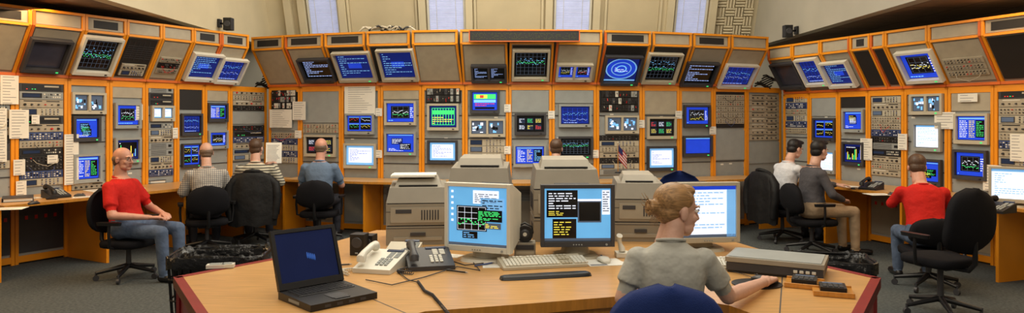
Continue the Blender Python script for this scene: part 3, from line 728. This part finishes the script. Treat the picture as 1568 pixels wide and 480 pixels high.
for (a,b,yw) in ((1232,435,-.45),(1275,447,-.35)):
    x_,y_=at(a,b,.76); 
    mb=MB(); mb.box(-.09,.09,-.085,.085,0,.014,WOODE)
    mb.box(-.09,.09,.078,.085,.012,.024,WOODE); mb.box(-.09,.09,-.085,-.078,.012,.024,WOODE)
    mb.obj('wooden_tray',T(x_,y_,.7515)@RZ(yw),bevel=.002)
    mb=MB(); mb.box(-.058,.058,-.06,.06,0,.026,BLK); mb.box(-.045,.045,.03,.05,.026,.028,SGR)
    for r_ in range(4):
        for c_ in range(4): mb.box(-.045+c_*.024,-.028+c_*.024,-.05+r_*.018,-.038+r_*.018,.026,.030,DGR)
    mb.obj('pocket_calculator',T(x_,y_,.766)@RZ(yw),bevel=.004)
fx=atY(947,4.95); mb=MB(); FR=mat('flag_red',(180,40,50),.8);FW=mat('flag_white',(225,220,220),.8);FB=mat('flag_blue',(40,50,110),.8)
mb.fru((0,0,0),(0,0,.21),.003,.002,WOODE,8); mb.fru((0,0,0),(0,0,.012),.025,.02,BLK,16); mb.ell((0,0,.213),(.005,.005,.005),BEI)
for i in range(9):
    for j in range(8):
        c=FB if (j<4 and i>=5) else (FR if i%2==0 else FW)
        def fp(a,b): return (.003+a*.0075,.008*math.sin(a*.9),.20-(8-b)*.011-a*.009)
        mb.add([fp(j,i-1),fp(j+1,i-1),fp(j+1,i),fp(j,i)],[(0,1,2,3)],c)
mb.obj('desk_flag',T(fx,4.97,1.205))
def bin_(x,y,w,d,h,yaw):
    mb=MB(); n=26
    mb.hexa([(-w*.42,-d*.42,0),(w*.42,-d*.42,0),(w*.42,d*.42,0),(-w*.42,d*.42,0)],[(-w/2,-d/2,h*.12),(w/2,-d/2,h*.12),(w/2,d/2,h*.12),(-w/2,d/2,h*.12)],BLK)
    per=[]
    for i in range(n):
        t=i/n*2*math.pi; ct,st=math.cos(t),math.sin(t); per.append((w/2*math.copysign(abs(ct)**.35,ct),d/2*math.copysign(abs(st)**.35,st)))
    for i in range(n):
        p=per[i]; mb.fru((p[0]*.9,p[1]*.9,.05),(p[0],p[1],h),.006,.006,BLK,6)
    for z in (.25,.5,.75,1): 
        k=.9+.1*z; mb.tube([(p[0]*k,p[1]*k,h*z) for p in per+[per[0]]],.007,BLK,6)
    rings=[(.80,.06),(.86,h*.5),(.93,h*.95),(1.0,h+.012),(1.03,h+.0),(1.03,h-.07)]
    vs=[];m_=n*2
    for k,z in rings:
        for i in range(m_):
            t=i/m_*2*math.pi; ct,st=math.cos(t),math.sin(t); q=k+random.uniform(-.015,.015)
            vs.append((w/2*math.copysign(abs(ct)**.35,ct)*q,d/2*math.copysign(abs(st)**.35,st)*q,z+random.uniform(-.012,.012)))
    mb.add(vs,[(a*m_+j,a*m_+(j+1)%m_,(a+1)*m_+(j+1)%m_,(a+1)*m_+j) for a in range(len(rings)-1) for j in range(m_)],BAG,True)
    for i in range(14): mb.ell((random.uniform(-w*.3,w*.3),random.uniform(-d*.3,d*.3),h*.55),(.07,.06,.05),random.choice([PAPER,BAG,BAG,GRY]),7,5)
    mb.obj('wire_waste_bin',T(x,y,0)@RZ(yaw))
bin_(atY(338,5.2),5.2,.66,.46,.60,.15)
bin_(atY(1272,5.0),5.0,.54,.40,.60,-.2)

# ---------------- chairs
def chair(name,x,y,yaw,seat=.45,fab=FAB,arms=True,backh=.36,bw=.44):
    mb=MB()
    for i in range(5):
        a=i*2*math.pi/5+.3; c,s_=math.cos(a),math.sin(a)
        mb.fru((0,0,.13),(c*.28,s_*.28,.075),.026,.016,BLK,8); mb.fru((c*.28-s_*.012,s_*.28+c*.012,.028),(c*.28+s_*.012,s_*.28-c*.012,.028),.028,.028,DGR,12)
        mb.fru((c*.28,s_*.28,.05),(c*.28,s_*.28,.09),.01,.01,DGR,8)
    mb.fru((0,0,.1),(0,0,seat-.09),.026,.022,DGR,14); mb.box(-.1,.1,-.12,.1,seat-.1,seat-.075,BLK)
    rings=[]
    for z,k in((-.075,.9),(-.065,.98),(-.035,1.0),(-.012,.97),(-.004,.85)): rings.append(((0,.02,seat+z),(1,0,0),(0,1,0),.235*k,.23*k,.55))
    mb.loft(rings,fab,28)
    mb.tube([(0,-.1,seat-.085),(0,-.24,seat-.08),(0,-.29,seat-.02),(0,-.29,seat+.2)],[.02,.02,.02,.018],BLK,8)
    n=14;b0=seat+.05
    vs=[];nx=15
    for j in range(n+1):
        t=j/n; e=2*t-1; wd=bw/2*1.05*max(0.02,(1-abs(e)**3.2))**.5*(1-.10*e) ; z=b0+t*backh
        for i in range(nx):
            u=-1+2*i/(nx-1); yy=-.235-.02*math.sin(t*3)+.05*u*u-.05*t
            vs.append((u*wd,yy,z))
    m0=len(vs)
    back=[(p[0]*.96,p[1]-.055*(1-.4*(abs(2*(i//nx)/n-1)**3)),p[2]) for i,p in enumerate(vs)]
    allv=vs+back; fs=[]
    for j in range(n):
        for i in range(nx-1):
            a=j*nx+i; fs.append((a,a+1,a+nx+1,a+nx)); fs.append((m0+a,m0+a+nx,m0+a+nx+1,m0+a+1))
    for i in range(nx-1): fs.append((i,m0+i,m0+i+1,i+1)); a=n*nx+i; fs.append((a,a+1,m0+a+1,m0+a))
    for j in range(n): a=j*nx; fs.append((a,a+nx,m0+a+nx,m0+a)); a=j*nx+nx-1; fs.append((a,m0+a,m0+a+nx,a+nx))
    mb.add(allv,fs,fab,True)
    if arms:
        for s_ in(-1,1):
            mb.tube([(s_*.2,0,seat-.07),(s_*.28,0,seat-.05),(s_*.29,0,seat+.08),(s_*.285,0,seat+.17)],.014,BLK,8)
            mb.loft([((s_*.285,0,seat+.165),(1,0,0),(0,1,0),.028,.12,.6),((s_*.285,0,seat+.195),(1,0,0),(0,1,0),.032,.125,.6)],BLK,20)
    mb.obj(name,T(x,y,0)@RZ(yaw))
def jacket(x,y,yaw,seat=.45,mt=LEATH):
    mb=MB(); n=48
    top=seat+.50
    rings=((top+.012,.12,.3),(top+.008,.5,.75),(top-.01,.82,.95),(top-.05,1.0,1.05),(top-.14,1.12,1.2),(top-.24,1.16,1.28),(top-.36,1.18,1.35),(top-.5,1.2,1.45),(top-.64,1.14,1.35))
    vs=[]
    for a,(z,k,kk) in enumerate(rings):
        for j in range(n):
            t=2*math.pi*j/n; f=1+min(a,4)/4*(.045*math.sin(t*9+a*.25)+.03*math.sin(t*5-a*.4))
            vs.append((.235*k*math.cos(t)*f,-.31+.075*kk*math.sin(t)*f,z+(.012*math.sin(t*6) if a==8 else 0)))
    k=len(rings); mb.add(vs,[(i*n+j,i*n+(j+1)%n,(i+1)*n+(j+1)%n,(i+1)*n+j) for i in range(k-1) for j in range(n)]+[tuple(range(n))],mt,True)
    for s_ in(-1,1): mb.tube([(s_*.17,-.31,top-.05),(s_*.26,-.32,top-.14),(s_*.285,-.33,top-.3),(s_*.27,-.34,top-.42),(s_*.25,-.34,top-.56)],[.045,.058,.054,.05,.042],mt,14)
    mb.tube([(-.12,-.27,top-.01),(-.07,-.33,top+.02),(0,-.345,top+.028),(.07,-.33,top+.02),(.12,-.27,top-.01)],[.016,.024,.026,.024,.016],mt,10)
    mb.obj('black_jacket',T(x,y,0)@RZ(yaw))

# ---------------- people
def union(mb,voxel,smooth,name):
    me=mb.mesh(name+'_src'); o=bpy.data.objects.new(name+'_src',me); sc.collection.objects.link(o)
    r=o.modifiers.new('r','REMESH'); r.mode='VOXEL'; r.voxel_size=voxel; r.use_smooth_shade=True
    if smooth: s_=o.modifiers.new('s','SMOOTH'); s_.iterations=smooth; s_.factor=.5
    dg=bpy.context.evaluated_depsgraph_get(); dg.update()
    out=bpy.data.meshes.new_from_object(o.evaluated_get(dg)); out.name=name
    bpy.data.objects.remove(o); bpy.data.meshes.remove(me); return out
def segd(p,a,b):
    ab=b-a; t=max(0,min(1,(p-a).dot(ab)/max(ab.length_squared,1e-9))); return (p-(a+ab*t)).length,t
def put(me,name,M,parent,mats):
    me.materials.clear()
    for m_ in mats: me.materials.append(m_)
    for p in me.polygons: p.use_smooth=True
    o=bpy.data.objects.new(name,me); sc.collection.objects.link(o); o.parent=parent; o.matrix_local=M; return o
def make_hair(nm,col): 
    return mat('hair_'+nm,col,.45,var=.4,scale=70,bump=.45,bscale=90,stretch=(1.6,.12,1.6),bdist=.004,spec=.4)
def hand(parent,name,M,side,skin,curl=.35,voxel=.0045):
    mb=MB(); xs=[.030,.010,-.011,-.031]; ln=[.072,.080,.074,.058]
    for i in range(4):
        x=xs[i]*side*1.0; base=V((x,.088-abs(i-1)*.004,0))
        mb.cap((x*.5,.005,0),base,.016,.0125,skin,10)
        p=base; a=-curl*.6
        for k_,f in enumerate((.45,.3,.25)):
            d=V((x*.6 if k_==0 else 0,math.cos(a),math.sin(a))).normalized()
            q=p+d*ln[i]*f; mb.cap(p,q,.0098-k_*.0008,.0092-k_*.0009,skin,10); p=q; a-=curl
    mb.ell((0,.045,-.002),(.036,.048,.014),skin)
    t0=V((side*.022,.018,-.006)); t1=V((side*.048,.048,-.014)); t2=V((side*.058,.078,-.020)); t3=V((side*.056,.10,-.026))
    mb.cap(t0,t1,.015,.012,skin,10); mb.cap(t1,t2,.012,.0105,skin,10); mb.cap(t2,t3,.0105,.008,skin,10)
    mb.cap((0,-.03,0),(0,.01,0),.024,.024,skin)
    me=union(mb,voxel,2,name); put(me,name,M,parent,[skin])
def head(parent,M,skin,hair,style,glasses=False,voxel=.006,fem=False):
    mb=MB()
    mb.ell((0,-.015,.035),(.074,.093,.083),skin,20,14); mb.ell((0,.02,-.03),(.059,.068,.081),skin,20,14)
    mb.ell((0,.052,-.090),(.028,.026,.021),skin); 
    for s_ in(-1,1):
        mb.ell((s_*.038,.03,-.072),(.021,.035,.025),skin); mb.ell((s_*.036,.060,-.028),(.022,.018,.02),skin)
        mb.ell((s_*.075,-.008,-.008),(.010,.019,.032),skin); mb.ell((s_*.011,.092,-.034),(.009,.009,.008),skin)
    mb.cap((0,.084,.012),(0,.105,-.03),.008,.0105,skin,10)
    mb.ell((0,.074,.024),(.046,.016,.010),skin)
    mb.ell((0,.081,-.058),(.021,.010,.006),skin); mb.ell((0,.079,-.067),(.018,.010,.007),skin)
    nk=.043 if fem else .054
    mb.cap((0,-.03,-.07),(0,-.05,-.15),nk,nk+.002,skin)
    me=union(mb,voxel,2,'head')
    o=put(me,'head',M,parent,[skin,LIP])
    for p in me.polygons:
        c=p.center
        if c.y>.083 and abs(c.x)<.023 and -.073<c.z<-.052: p.material_index=1
    e=MB()
    for s_ in(-1,1):
        e.ell((s_*.030,.077,.004),(.0125,.0115,.008),EYW,12,8); e.ell((s_*.030,.086,.004),(.0055,.0035,.0055),EYI,10,6)
        e.tube([(s_*.014,.090,.022),(s_*.03,.090,.027),(s_*.048,.080,.021)],[.003,.004,.002],hair,6)
        e.tube([(s_*.018,.088,.008),(s_*.03,.0905,.0125),(s_*.043,.083,.008)],.0018,EYI,5)
    if glasses:
        for s_ in(-1,1):
            e.tube([(s_*.032+.020*math.cos(i*math.pi/8),.1-.004*abs(math.cos(i*math.pi/8)),.002+.015*math.sin(i*math.pi/8)) for i in range(17)],.0017,DGR,6)
            e.tube([(s_*.052,.096,.006),(s_*.075,.05,.008),(s_*.083,-.01,.005)],.0017,DGR,6)
        e.tube([(-.012,.1,.006),(0,.104,.009),(.012,.1,.006)],.0017,DGR,6)
    e.obj('face_features',None,parent=parent).matrix_local=M
    h=MB()
    if style=='short':
        h.ell((0,-.026,.046),(.082,.098,.086),hair,20,14); h.ell((0,-.055,-.012),(.072,.058,.066),hair)
        h.ell((0,.03,.098),(.055,.05,.03),hair); h.ell((.02,.05,.1),(.045,.03,.022),hair)
    if style=='bald': h.ell((0,-.036,.004),(.0805,.078,.055),hair,20,12); h.ell((0,-.06,-.03),(.06,.05,.045),hair)
    if style=='bun':
        h.ell((0,-.022,.044),(.079,.093,.080),hair,28,18); h.ell((0,-.048,-.006),(.068,.056,.058),hair,24,14)
        h.ell((0,.028,.090),(.050,.048,.028),hair)
        h.ell((.0,-.122,.008),(.033,.026,.034),hair); h.cap((0,-.1,.0),(0,-.122,.008),.030,.028,hair)
        for i in range(5):
            a0=i*1.256
            h.tube([(.026*math.cos(a0+t*.45),-.128-.004*t,.008+.028*math.sin(a0+t*.45)) for t in range(5)],[.006,.009,.010,.009,.005],hair,8)
    me=union(h,.0045 if style=='bun' else .0055,2,'hair'); put(me,'hair',M,parent,[hair])
    if style=='bun':
        w=MB()
        for i in range(9):
            a=i*.7; w.tube([(.02*math.cos(a),-.142,.012+.02*math.sin(a)),(.032*math.cos(a),-.158,.024+.026*math.sin(a)),(.04*math.cos(a+.4),-.164,.036+.034*math.sin(a))],[.0018,.0014,.0008],hair,5)
        for i in range(6): w.tube([(-.03+.012*i,-.10,-.03),(-.034+.013*i,-.112,-.055),(-.03+.012*i,-.108,-.075)],[.0016,.0012,.0006],hair,5)
        w.obj('hair_wisps',None,parent=parent).matrix_local=M
def person(name,x,y,yaw,seat=.42,lean=8,hyaw=0,hpitch=0,shirt=None,pants=None,skin=SKIN,hair=None,style='short',
           arms=None,legs=None,voxel=.012,fem=False,glasses=False,sleeve=.7,hv=.006,curl=.35,shoe=BLK,curve=6,hd=.675,hoff=(0,0,0),collar=True):
    root=empty(name,T(x,y,0)@RZ(yaw))
    H=V((0,0,seat+.115)); xa=V((1,0,0))
    def sp(d):
        a0=rad(lean-curve); a1=rad(lean+curve*1.2); n=10; p=H.copy()
        if d<=0: a=a0; return H+V((0,math.sin(a),math.cos(a)))*d, V((0,math.sin(a),math.cos(a)))
        for i in range(n):
            a=a0+(a1-a0)*min(1,(i+.5)/n*d/.5); p+=V((0,math.sin(a),math.cos(a)))*(d/n)
        return p,V((0,math.sin(a),math.cos(a)))
    ks=.86 if fem else 1.0
    prof=[(-.11,.125,.10),(-.06,.18,.14),(.0,.19,.145),(.07,.178,.135),(.16,.162,.125),(.24,.166,.124),(.32,.178,.125),(.39,.185,.118),(.435,.165,.10),(.47,.115,.08),(.495,.075,.068)]
    if fem: prof=[(-.11,.12,.10),(-.06,.172,.135),(.0,.178,.13),(.07,.156,.112),(.15,.128,.098),(.24,.132,.102),(.32,.145,.108),(.375,.152,.098),(.415,.138,.085),(.445,.090,.068),(.47,.056,.055)]
    mb=MB(); rings=[]
    for d,rx,ry in prof:
        c,a=sp(d); ya=a.cross(xa)*-1; rings.append((c,xa,ya,rx,ry,.85))
    mb.loft(rings,BLK,26)
    nb,na=sp(.45 if fem else .47); nr=.043 if fem else .054
    hc,_=sp(hd)
    hc=hc+V((0,.035,0))+V(hoff)
    mb.cap(nb,nb.lerp(hc,.6)+V((0,-.02,0)),nr+.006,nr,BLK)
    Sh,_=sp(.395 if fem else .415); segs=[]
    sw=.138 if fem else .178
    segs.append((nb+V((0,0,.035)),hc,nr+.02,1)); 
    for i in range(4):
        a,_=sp(i*.09);b,_=sp((i+1)*.09); segs.append((a,b,.13,0))
    segs.append((sp(.36)[0],sp(.43)[0],.085,0))
    for s_ in(-1,1): segs.append((Sh,Sh+V((s_*sw,0,0)),.06,0))
    arms=arms or {}
    Am={}
    for s_,k in((-1,'L'),(1,'R')):
        S=Sh+V((s_*sw,0,-.005))
        el,wr=arms.get(k,((s_*.26,.13,Sh.z-.24),(s_*.16,.36,.80)))
        el=V(el);wr=V(wr)
        if arms.get('world'):
            Mi=root.matrix_world.inverted(); el=Mi@el; wr=Mi@wr
        r1=.050*ks;r2=.042*ks;r3=.039*ks;r4=.026*ks
        mb.ell(S,(.066*ks,.066*ks,.062*ks),BLK); mb.cap(S,el,r1+.004,r2,BLK); mb.cap(el,el.lerp(wr,.35),r3,r3+.001,BLK); mb.cap(el.lerp(wr,.35),wr,r3,r4,BLK)
        se=S.lerp(el,min(sleeve,1.0))
        if sleeve<=1: mb.fru(S,se,.062*ks,.066*ks,BLK,16); segs.append((S,se,.066*ks,0)); segs.append((se.lerp(el,.1),el,r2,1)); segs.append((el,wr,r3,1))
        else:
            mb.cap(S,el,.058*ks,.050*ks,BLK); mb.cap(el,el.lerp(wr,.88),.050*ks,.038*ks,BLK)
            segs.append((S,el,.055,0)); segs.append((el,el.lerp(wr,.88),.045,0)); segs.append((el.lerp(wr,.97),wr,.026,1))
        Am[k]=(el,wr)
    legs=legs or {}
    for s_,k in((-1,'L'),(1,'R')):
        hp=V((s_*.095,.02,seat+.095)); kn,an=legs.get(k,((s_*.14,.44,seat+.085),(s_*.13,.46,.10)))
        kn=V(kn);an=V(an)
        mb.cap(hp,kn,.088*ks,.064,BLK); mb.cap(kn,kn.lerp(an,.35),.062,.060,BLK); mb.cap(kn.lerp(an,.35),an,.060,.050,BLK)
        fw=V((kn.x-hp.x,kn.y-hp.y,0)).normalized(); 
        toe=an+fw*.17
        mb.cap(V((an.x,an.y,.04))-fw*.03,V((toe.x,toe.y,.036)),.038,.034,BLK)
        segs+= [(hp,kn,.08,2),(kn,an,.058,2),(V((an.x,an.y,.035))-fw*.03,V((toe.x,toe.y,.03)),.04,3)]
    segs.append((H+V((0,0,-.06)),H+V((0,0,-.02)),.16,2))
    me=union(mb,voxel,3,'body')
    put(me,'body',Matrix.Identity(4),root,[shirt,skin,pants,shoe])
    for p in me.polygons:
        best=1e9;bi=0
        for a,b,r,i in segs:
            d,_=segd(p.center,a,b); d-=r
            if d<best: best=d;bi=i
        p.material_index=bi
    if collar:
        c=MB(); cc=nb+V((0,-.004,.022)); k=nr+.016
        c.tube([(cc.x+k*math.cos(t*math.pi/8),cc.y+k*math.sin(t*math.pi/8),cc.z-.014*math.sin(t*math.pi/8)) for t in range(17)],.011 if not fem else .007,shirt,8)
        o=c.obj('collar',None,parent=root)
    HM=T(*hc)@RZ(hyaw)@RX(hpitch)
    head(root,HM,skin,hair,style,glasses,hv,fem)
    for s_,k in((-1,'L'),(1,'R')):
        el,wr=Am[k]; d=(wr-el).normalized(); hd_=V((d.x-s_*.15,d.y,max(-.35,min(d.z,.1))*.5)).normalized()
        zx=V((0,0,1)); xx=hd_.cross(zx).normalized(); zz=xx.cross(hd_)
        Mh=Matrix(((xx.x,hd_.x,zz.x,wr.x),(xx.y,hd_.y,zz.y,wr.y),(xx.z,hd_.z,zz.z,wr.z),(0,0,0,1)))
        hand(root,'hand_left' if s_<0 else 'hand_right',Mh,-s_,skin,curl,.0045 if voxel<.01 else .006)
    return root
def yawof(dx,dy): return math.atan2(-dx,dy)
HB=make_hair('brown',(80,58,42)); HK=make_hair('black',(28,24,24)); HBL=make_hair('dark_blonde',(150,114,74)); HG=make_hair('grey_brown',(104,84,68))
cl=dict(bump=.7,bscale=9,bdist=.03)
shR=mat('red_polo',(188,32,26),.8,spec=.2,**cl); shPl=mat('plaid_shirt',(186,180,168),.8,pattern='plaid',col2=(70,74,92),pscale=14,**cl)
shSt=mat('striped_shirt',(190,184,164),.8,pattern='stripe',col2=(48,46,44),pscale=9,**cl); shBl=mat('steel_blue_shirt',(100,118,142),.85,spec=.2,**cl)
shGr=mat('grey_tshirt',(172,171,163),.9,var=.08,spec=.15,**cl); shW=mat('white_shirt',(206,208,214),.8,**cl); shD=mat('charcoal_jacket',(78,76,80),.8,spec=.2,**cl)
jean=mat('blue_jeans',(84,98,122),.85,spec=.2,var=.2,**cl); khaki=mat('khaki_trousers',(170,146,118),.85,spec=.2,**cl); dkp=mat('dark_trousers',(46,48,58),.85,**cl)
y1=yawof(1,-.12); X1,Yy1=atY(197,7.0),7.0
person('seated_man',X1,Yy1,y1,.40,-10,hyaw=rad(-8),shirt=shR,pants=jean,skin=SKIN2,hair=HG,style='bald',glasses=True,
  arms={'L':((-.27,.04,.68),(-.13,.28,.63)),'R':((.30,.04,.66),(.12,.30,.625))})
chair('office_chair',X1,Yy1,y1,.40,backh=.44)
p=(atY(317,8.35),8.35); yw=yawof(-.45,.89); person('seated_man',*p,yw,.40,8,shirt=shPl,pants=dkp,hair=HG,style='bald',hpitch=rad(-4),sleeve=1.0); chair('office_chair',*p,yw,.40)
p=(atY(391,8.9),8.9); yw=yawof(-.25,.97); person('seated_man',*p,yw,.42,6,hyaw=rad(-15),shirt=shSt,pants=dkp,hair=HB,style='short',sleeve=2,
  arms={'L':((-.30,.10,.74),(-.20,.38,.80)),'R':((.31,.08,.76),(.20,.28,1.0))}); chair('office_chair',*p,yw,.42); jacket(*p,yw,.42)
mb=MB(); mb.T=RX(rad(-12)); mb.box(-.1,.1,0,.003,-.02,.26,PAPER)
for i in range(12): mb.box(-.085,.03+.05*random.random(),-.001,0,.01+i*.019,.016+i*.019,INK)
mb.obj('handheld_document',T(*p,0)@RZ(yw)@T(.19,.40,1.01))
p=(atY(489,9.0),9.0); yw=yawof(-.05,1); person('seated_man',*p,yw,.43,4,hpitch=rad(4),shirt=shBl,pants=dkp,hair=HG,style='bald',skin=SKIN2); chair('office_chair',*p,yw,.41)
p=(atY(851,8.85),8.85); yw=yawof(.1,1); person('seated_man',*p,yw,.42,6,shirt=shBl,pants=dkp,hair=HB,style='short'); chair('office_chair',*p,yw,.42)
p=(atY(1198,9.1),9.1); yw=yawof(.95,.3); person('seated_man',*p,yw,.42,12,hpitch=rad(-16),shirt=shW,pants=dkp,hair=HK,style='short',sleeve=2,arms={'L':((-.24,.2,.80),(-.10,.36,.94)),'R':((.24,.2,.80),(.12,.40,.80))}); chair('office_chair',*p,yw,.42); jacket(*p,yw,.40)
p=(atY(1243,8.25),8.25); yw=yawof(.97,.1); person('seated_man',*p,yw,.42,3,hyaw=rad(14),hpitch=rad(-6),shirt=shD,pants=khaki,hair=HK,style='short',sleeve=2,arms={'L':((-.26,.12,.78),(-.16,.40,.79)),'R':((.27,.10,.72),(.12,.32,.64))}); chair('office_chair',*p,yw,.42)
p=(atY(1420,6.6),6.6); yw=yawof(.25,1); person('seated_person',*p,yw,.38,22,hpitch=rad(-18),hyaw=rad(-8),shirt=shR,pants=jean,hair=HB,style='short',sleeve=2,skin=SKIN2,arms={'L':((-.25,.22,.76),(-.14,.44,.80)),'R':((.25,.22,.76),(.14,.44,.80))}); 
chair('office_chair',p[0],p[1]-.02,yw,.38,arms=False,backh=.26)
p=(atY(1440,5.72),5.72); chair('office_chair',*p,yawof(-.35,.9),.48,backh=.52,bw=.5)
wxp,wyp=.68,2.99; yw=yawof(.10,1)
hw=V((hx-.01,hy-.08,.785))
person('seated_woman',wxp,wyp,yw,.485,6,hyaw=rad(-66),hpitch=rad(-5),shirt=shGr,pants=jean,hair=HBL,style='bun',fem=True,voxel=.0075,hv=.0045,sleeve=.62,curve=3,hd=.595,hoff=(.035,0,0),
  arms={'world':True,'L':((.475,3.02,.82),(.54,3.30,.785)),'R':((.945,3.08,.815),tuple(hw))},curl=.25)
chair('office_chair',wxp-.09,wyp-.06,yw+.10,.475,NAVY,arms=False,backh=.44,bw=.46)
chair('office_chair',atY(1042,5.9),5.9,yawof(-.2,-1),.46,NAVY,arms=False,backh=.62)

for a,b,yw in((86,300,1.0),(258,272,.9),(1334,288,-.9),(1528,322,-1.1)):
    x_,y_=at(a,b,.77); phone('desk_telephone',x_,y_,yw,BLK,GRY,.2,.22)
def sheet(a,b,w,d,yw):
    x_,y_=at(a,b,.752); mb=MB(); mb.box(-w/2,w/2,-d/2,d/2,0,.003,PAPER)
    for i in range(6): mb.box(-w*.4,w*(.1+.3*random.random()),-d*.4+i*d*.13,-d*.38+i*d*.13,.003,.0034,INK)
    mb.obj('paper_sheet',T(x_,y_,.7505)@RZ(yw))
for q_ in((12,320,.28,.2,.3),(128,302,.2,.14,.5),(150,292,.22,.3,.9),(1345,298,.25,.2,.1),(1300,286,.2,.28,.4),(580,270,.2,.2,0),(690,273,.3,.2,.1),(980,273,.3,.2,0),(45,304,.2,.14,.8),(205,288,.2,.28,.7)): sheet(*q_)
for a,b in ((52,312),(122,300),(176,294),(1368,298),(640,274)):
    x_,y_=at(a,b,.76); mouse('computer_mouse',x_,y_,random.uniform(-1,1),DGR,.7505,False)
# ring binders on left counter
for a,b,yw in((28,306,.6),(232,279,.8)):
    x_,y_=at(a,b,.76); mb=MB()
    mb.box(-.13,.13,-.15,.15,0,.005,DGR); mb.box(-.13,.13,-.15,.15,.035,.04,DGR); mb.box(-.135,-.13,-.15,.15,0,.04,DGR); mb.box(-.12,.12,-.14,.14,.005,.034,PAPER)
    mb.obj('ring_binder',T(x_,y_,.7505)@RZ(yw))
x_,y_=at(342,254,.77); laptop('laptop_computer',T(x_+.02,y_-.25,.7505)@RZ(rad(25)),.32,.27,'blue')
x_,y_=at(1563,318,.76); desk_monitor('computer_monitor',x_,y_+.12,rad(-40),.36,.34,'white',BEI,stand=.04,z=.7505,depth=.3)
mb=MB()
for k_ in range(7):
    pts=[];bx=atY(545,9.6)+k_*.05
    for i in range(8): pts.append((bx+i*.07,9.75+.1*random.uniform(-1,1),2.79+.07*abs(math.sin(i*.9+k_))))
    mb.tube(pts,.014,random.choice([BLK,GRY2,BEI]),6)
mb.obj('cable_bundle')
for side in 'LR':
    mb=MB()
    for k_ in range(8):
        A=wall_pt(395 if side=='L' else 1150,'C'); bx=A.x+(-.1 if side=='L' else .1)
        pts=[(bx+.06*k_*.3+i*.05,A.y+.15+.03*random.uniform(-1,1),2.07+.04*k_*.5+.03*math.sin(i+k_)) for i in range(6)]
        mb.tube(pts,.012,BLK,6)
    mb.obj('cable_bundle')
Ml,_=frame(wall_pt(-62,'L'),wall_pt(22,'L'))
def tape(M,lst,off):
    for a,b,c,d in lst:
        x0,z1=on_face(M,a,b);x1,z0=on_face(M,c,d); pm=MB(); paper(pm,0,x1-x0,0,z1-z0,0); pm.obj('taped_paper_sheet',M@T(x0,-off,z0))
tape(Ml,((-2,115,26,160),(-6,166,8,248),(96,206,118,282),(18,245,36,268),(22,278,38,312),(206,160,216,184),(46,176,58,190),(70,238,86,250),(262,196,270,212)),.03)
Mr,_=frame(wall_pt(1452,'R'),wall_pt(1523,'R'))
tape(Mr,((1434,172,1466,198),(1545,268,1566,276),(1550,205,1572,248),(1378,205,1392,230),(1470,144,1500,156)),.03)
Mc,_=frame(wall_pt(412,'C'),wall_pt(460,'C'))
tape(Mc,((416,168,450,196),(451,156,471,184)),.04)
for px,py in ((581,172),(581,236),(777,166),(777,230),(844,176),(911,236),(981,190),(1038,176),(1090,200),(458,206)):
    i=max(j for j in range(len(Cb)) if Cb[j]<=px+3); i=min(i,12); M,_=frame(wall_pt(Cb[i],'C'),wall_pt(Cb[i+1],'C'))
    tape(M,((px-5,py-6,px+5,py+6),),.018)

# ---------------- lights
def area(name,loc,rot,sx,sy,en,col):
    l=bpy.data.lights.new(name,'AREA'); l.shape='RECTANGLE'; l.size=sx; l.size_y=sy; l.energy=en; l.color=col
    o=bpy.data.objects.new(name,l); sc.collection.objects.link(o); o.location=loc; o.rotation_euler=rot; return o
area('ceiling_light',(0,7.2,4.85),(0,0,0),6,3.5,235,(1,.92,.78))
area('ceiling_light',(0,3.6,4.6),(rad(10),0,0),4,1.5,80,(1,.94,.82))
area('ceiling_light',(-4.9,6.0,2.8),(0,rad(-20),0),.6,3.2,85,(1,.64,.32))
area('ceiling_light',(4.9,5.8,2.8),(0,rad(20),0),.6,3.2,65,(1,.68,.38))
area('ceiling_light',(0,.5,3.6),(rad(62),0,0),5,1.2,70,(1,.86,.66))  # added fill from the camera side, not a fixture of the room
area('wall_wash_light',(-1.2,7.5,4.2),(0,rad(-78),0),1,4,65,(1,.88,.66))  # added lamp, brightens the left fascia; no fixture stands here
area('wall_wash_light',(1.2,7.5,4.2),(0,rad(78),0),1,4,80,(1,.94,.82))  # added lamp, brightens the right fascia; no fixture stands here
area('wall_wash_light',(0,9.6,4.6),(rad(60),0,0),6,.6,85,(1,.9,.72))  # added lamp that lifts the upper window wall
wd=bpy.data.worlds.new('world'); sc.world=wd; wd.use_nodes=True
wd.node_tree.nodes['Background'].inputs[0].default_value=(.9,.8,.66,1); wd.node_tree.nodes['Background'].inputs[1].default_value=.22
sc.view_settings.view_transform='Standard'
cam=bpy.data.cameras.new('camera'); co=bpy.data.objects.new('camera',cam); sc.collection.objects.link(co)
co.location=CAM; co.rotation_euler=(rad(90),0,0); cam.sensor_width=36; cam.lens=F/1568*36; cam.shift_y=-(240-HY)/1568; cam.clip_start=.05
sc.camera=co
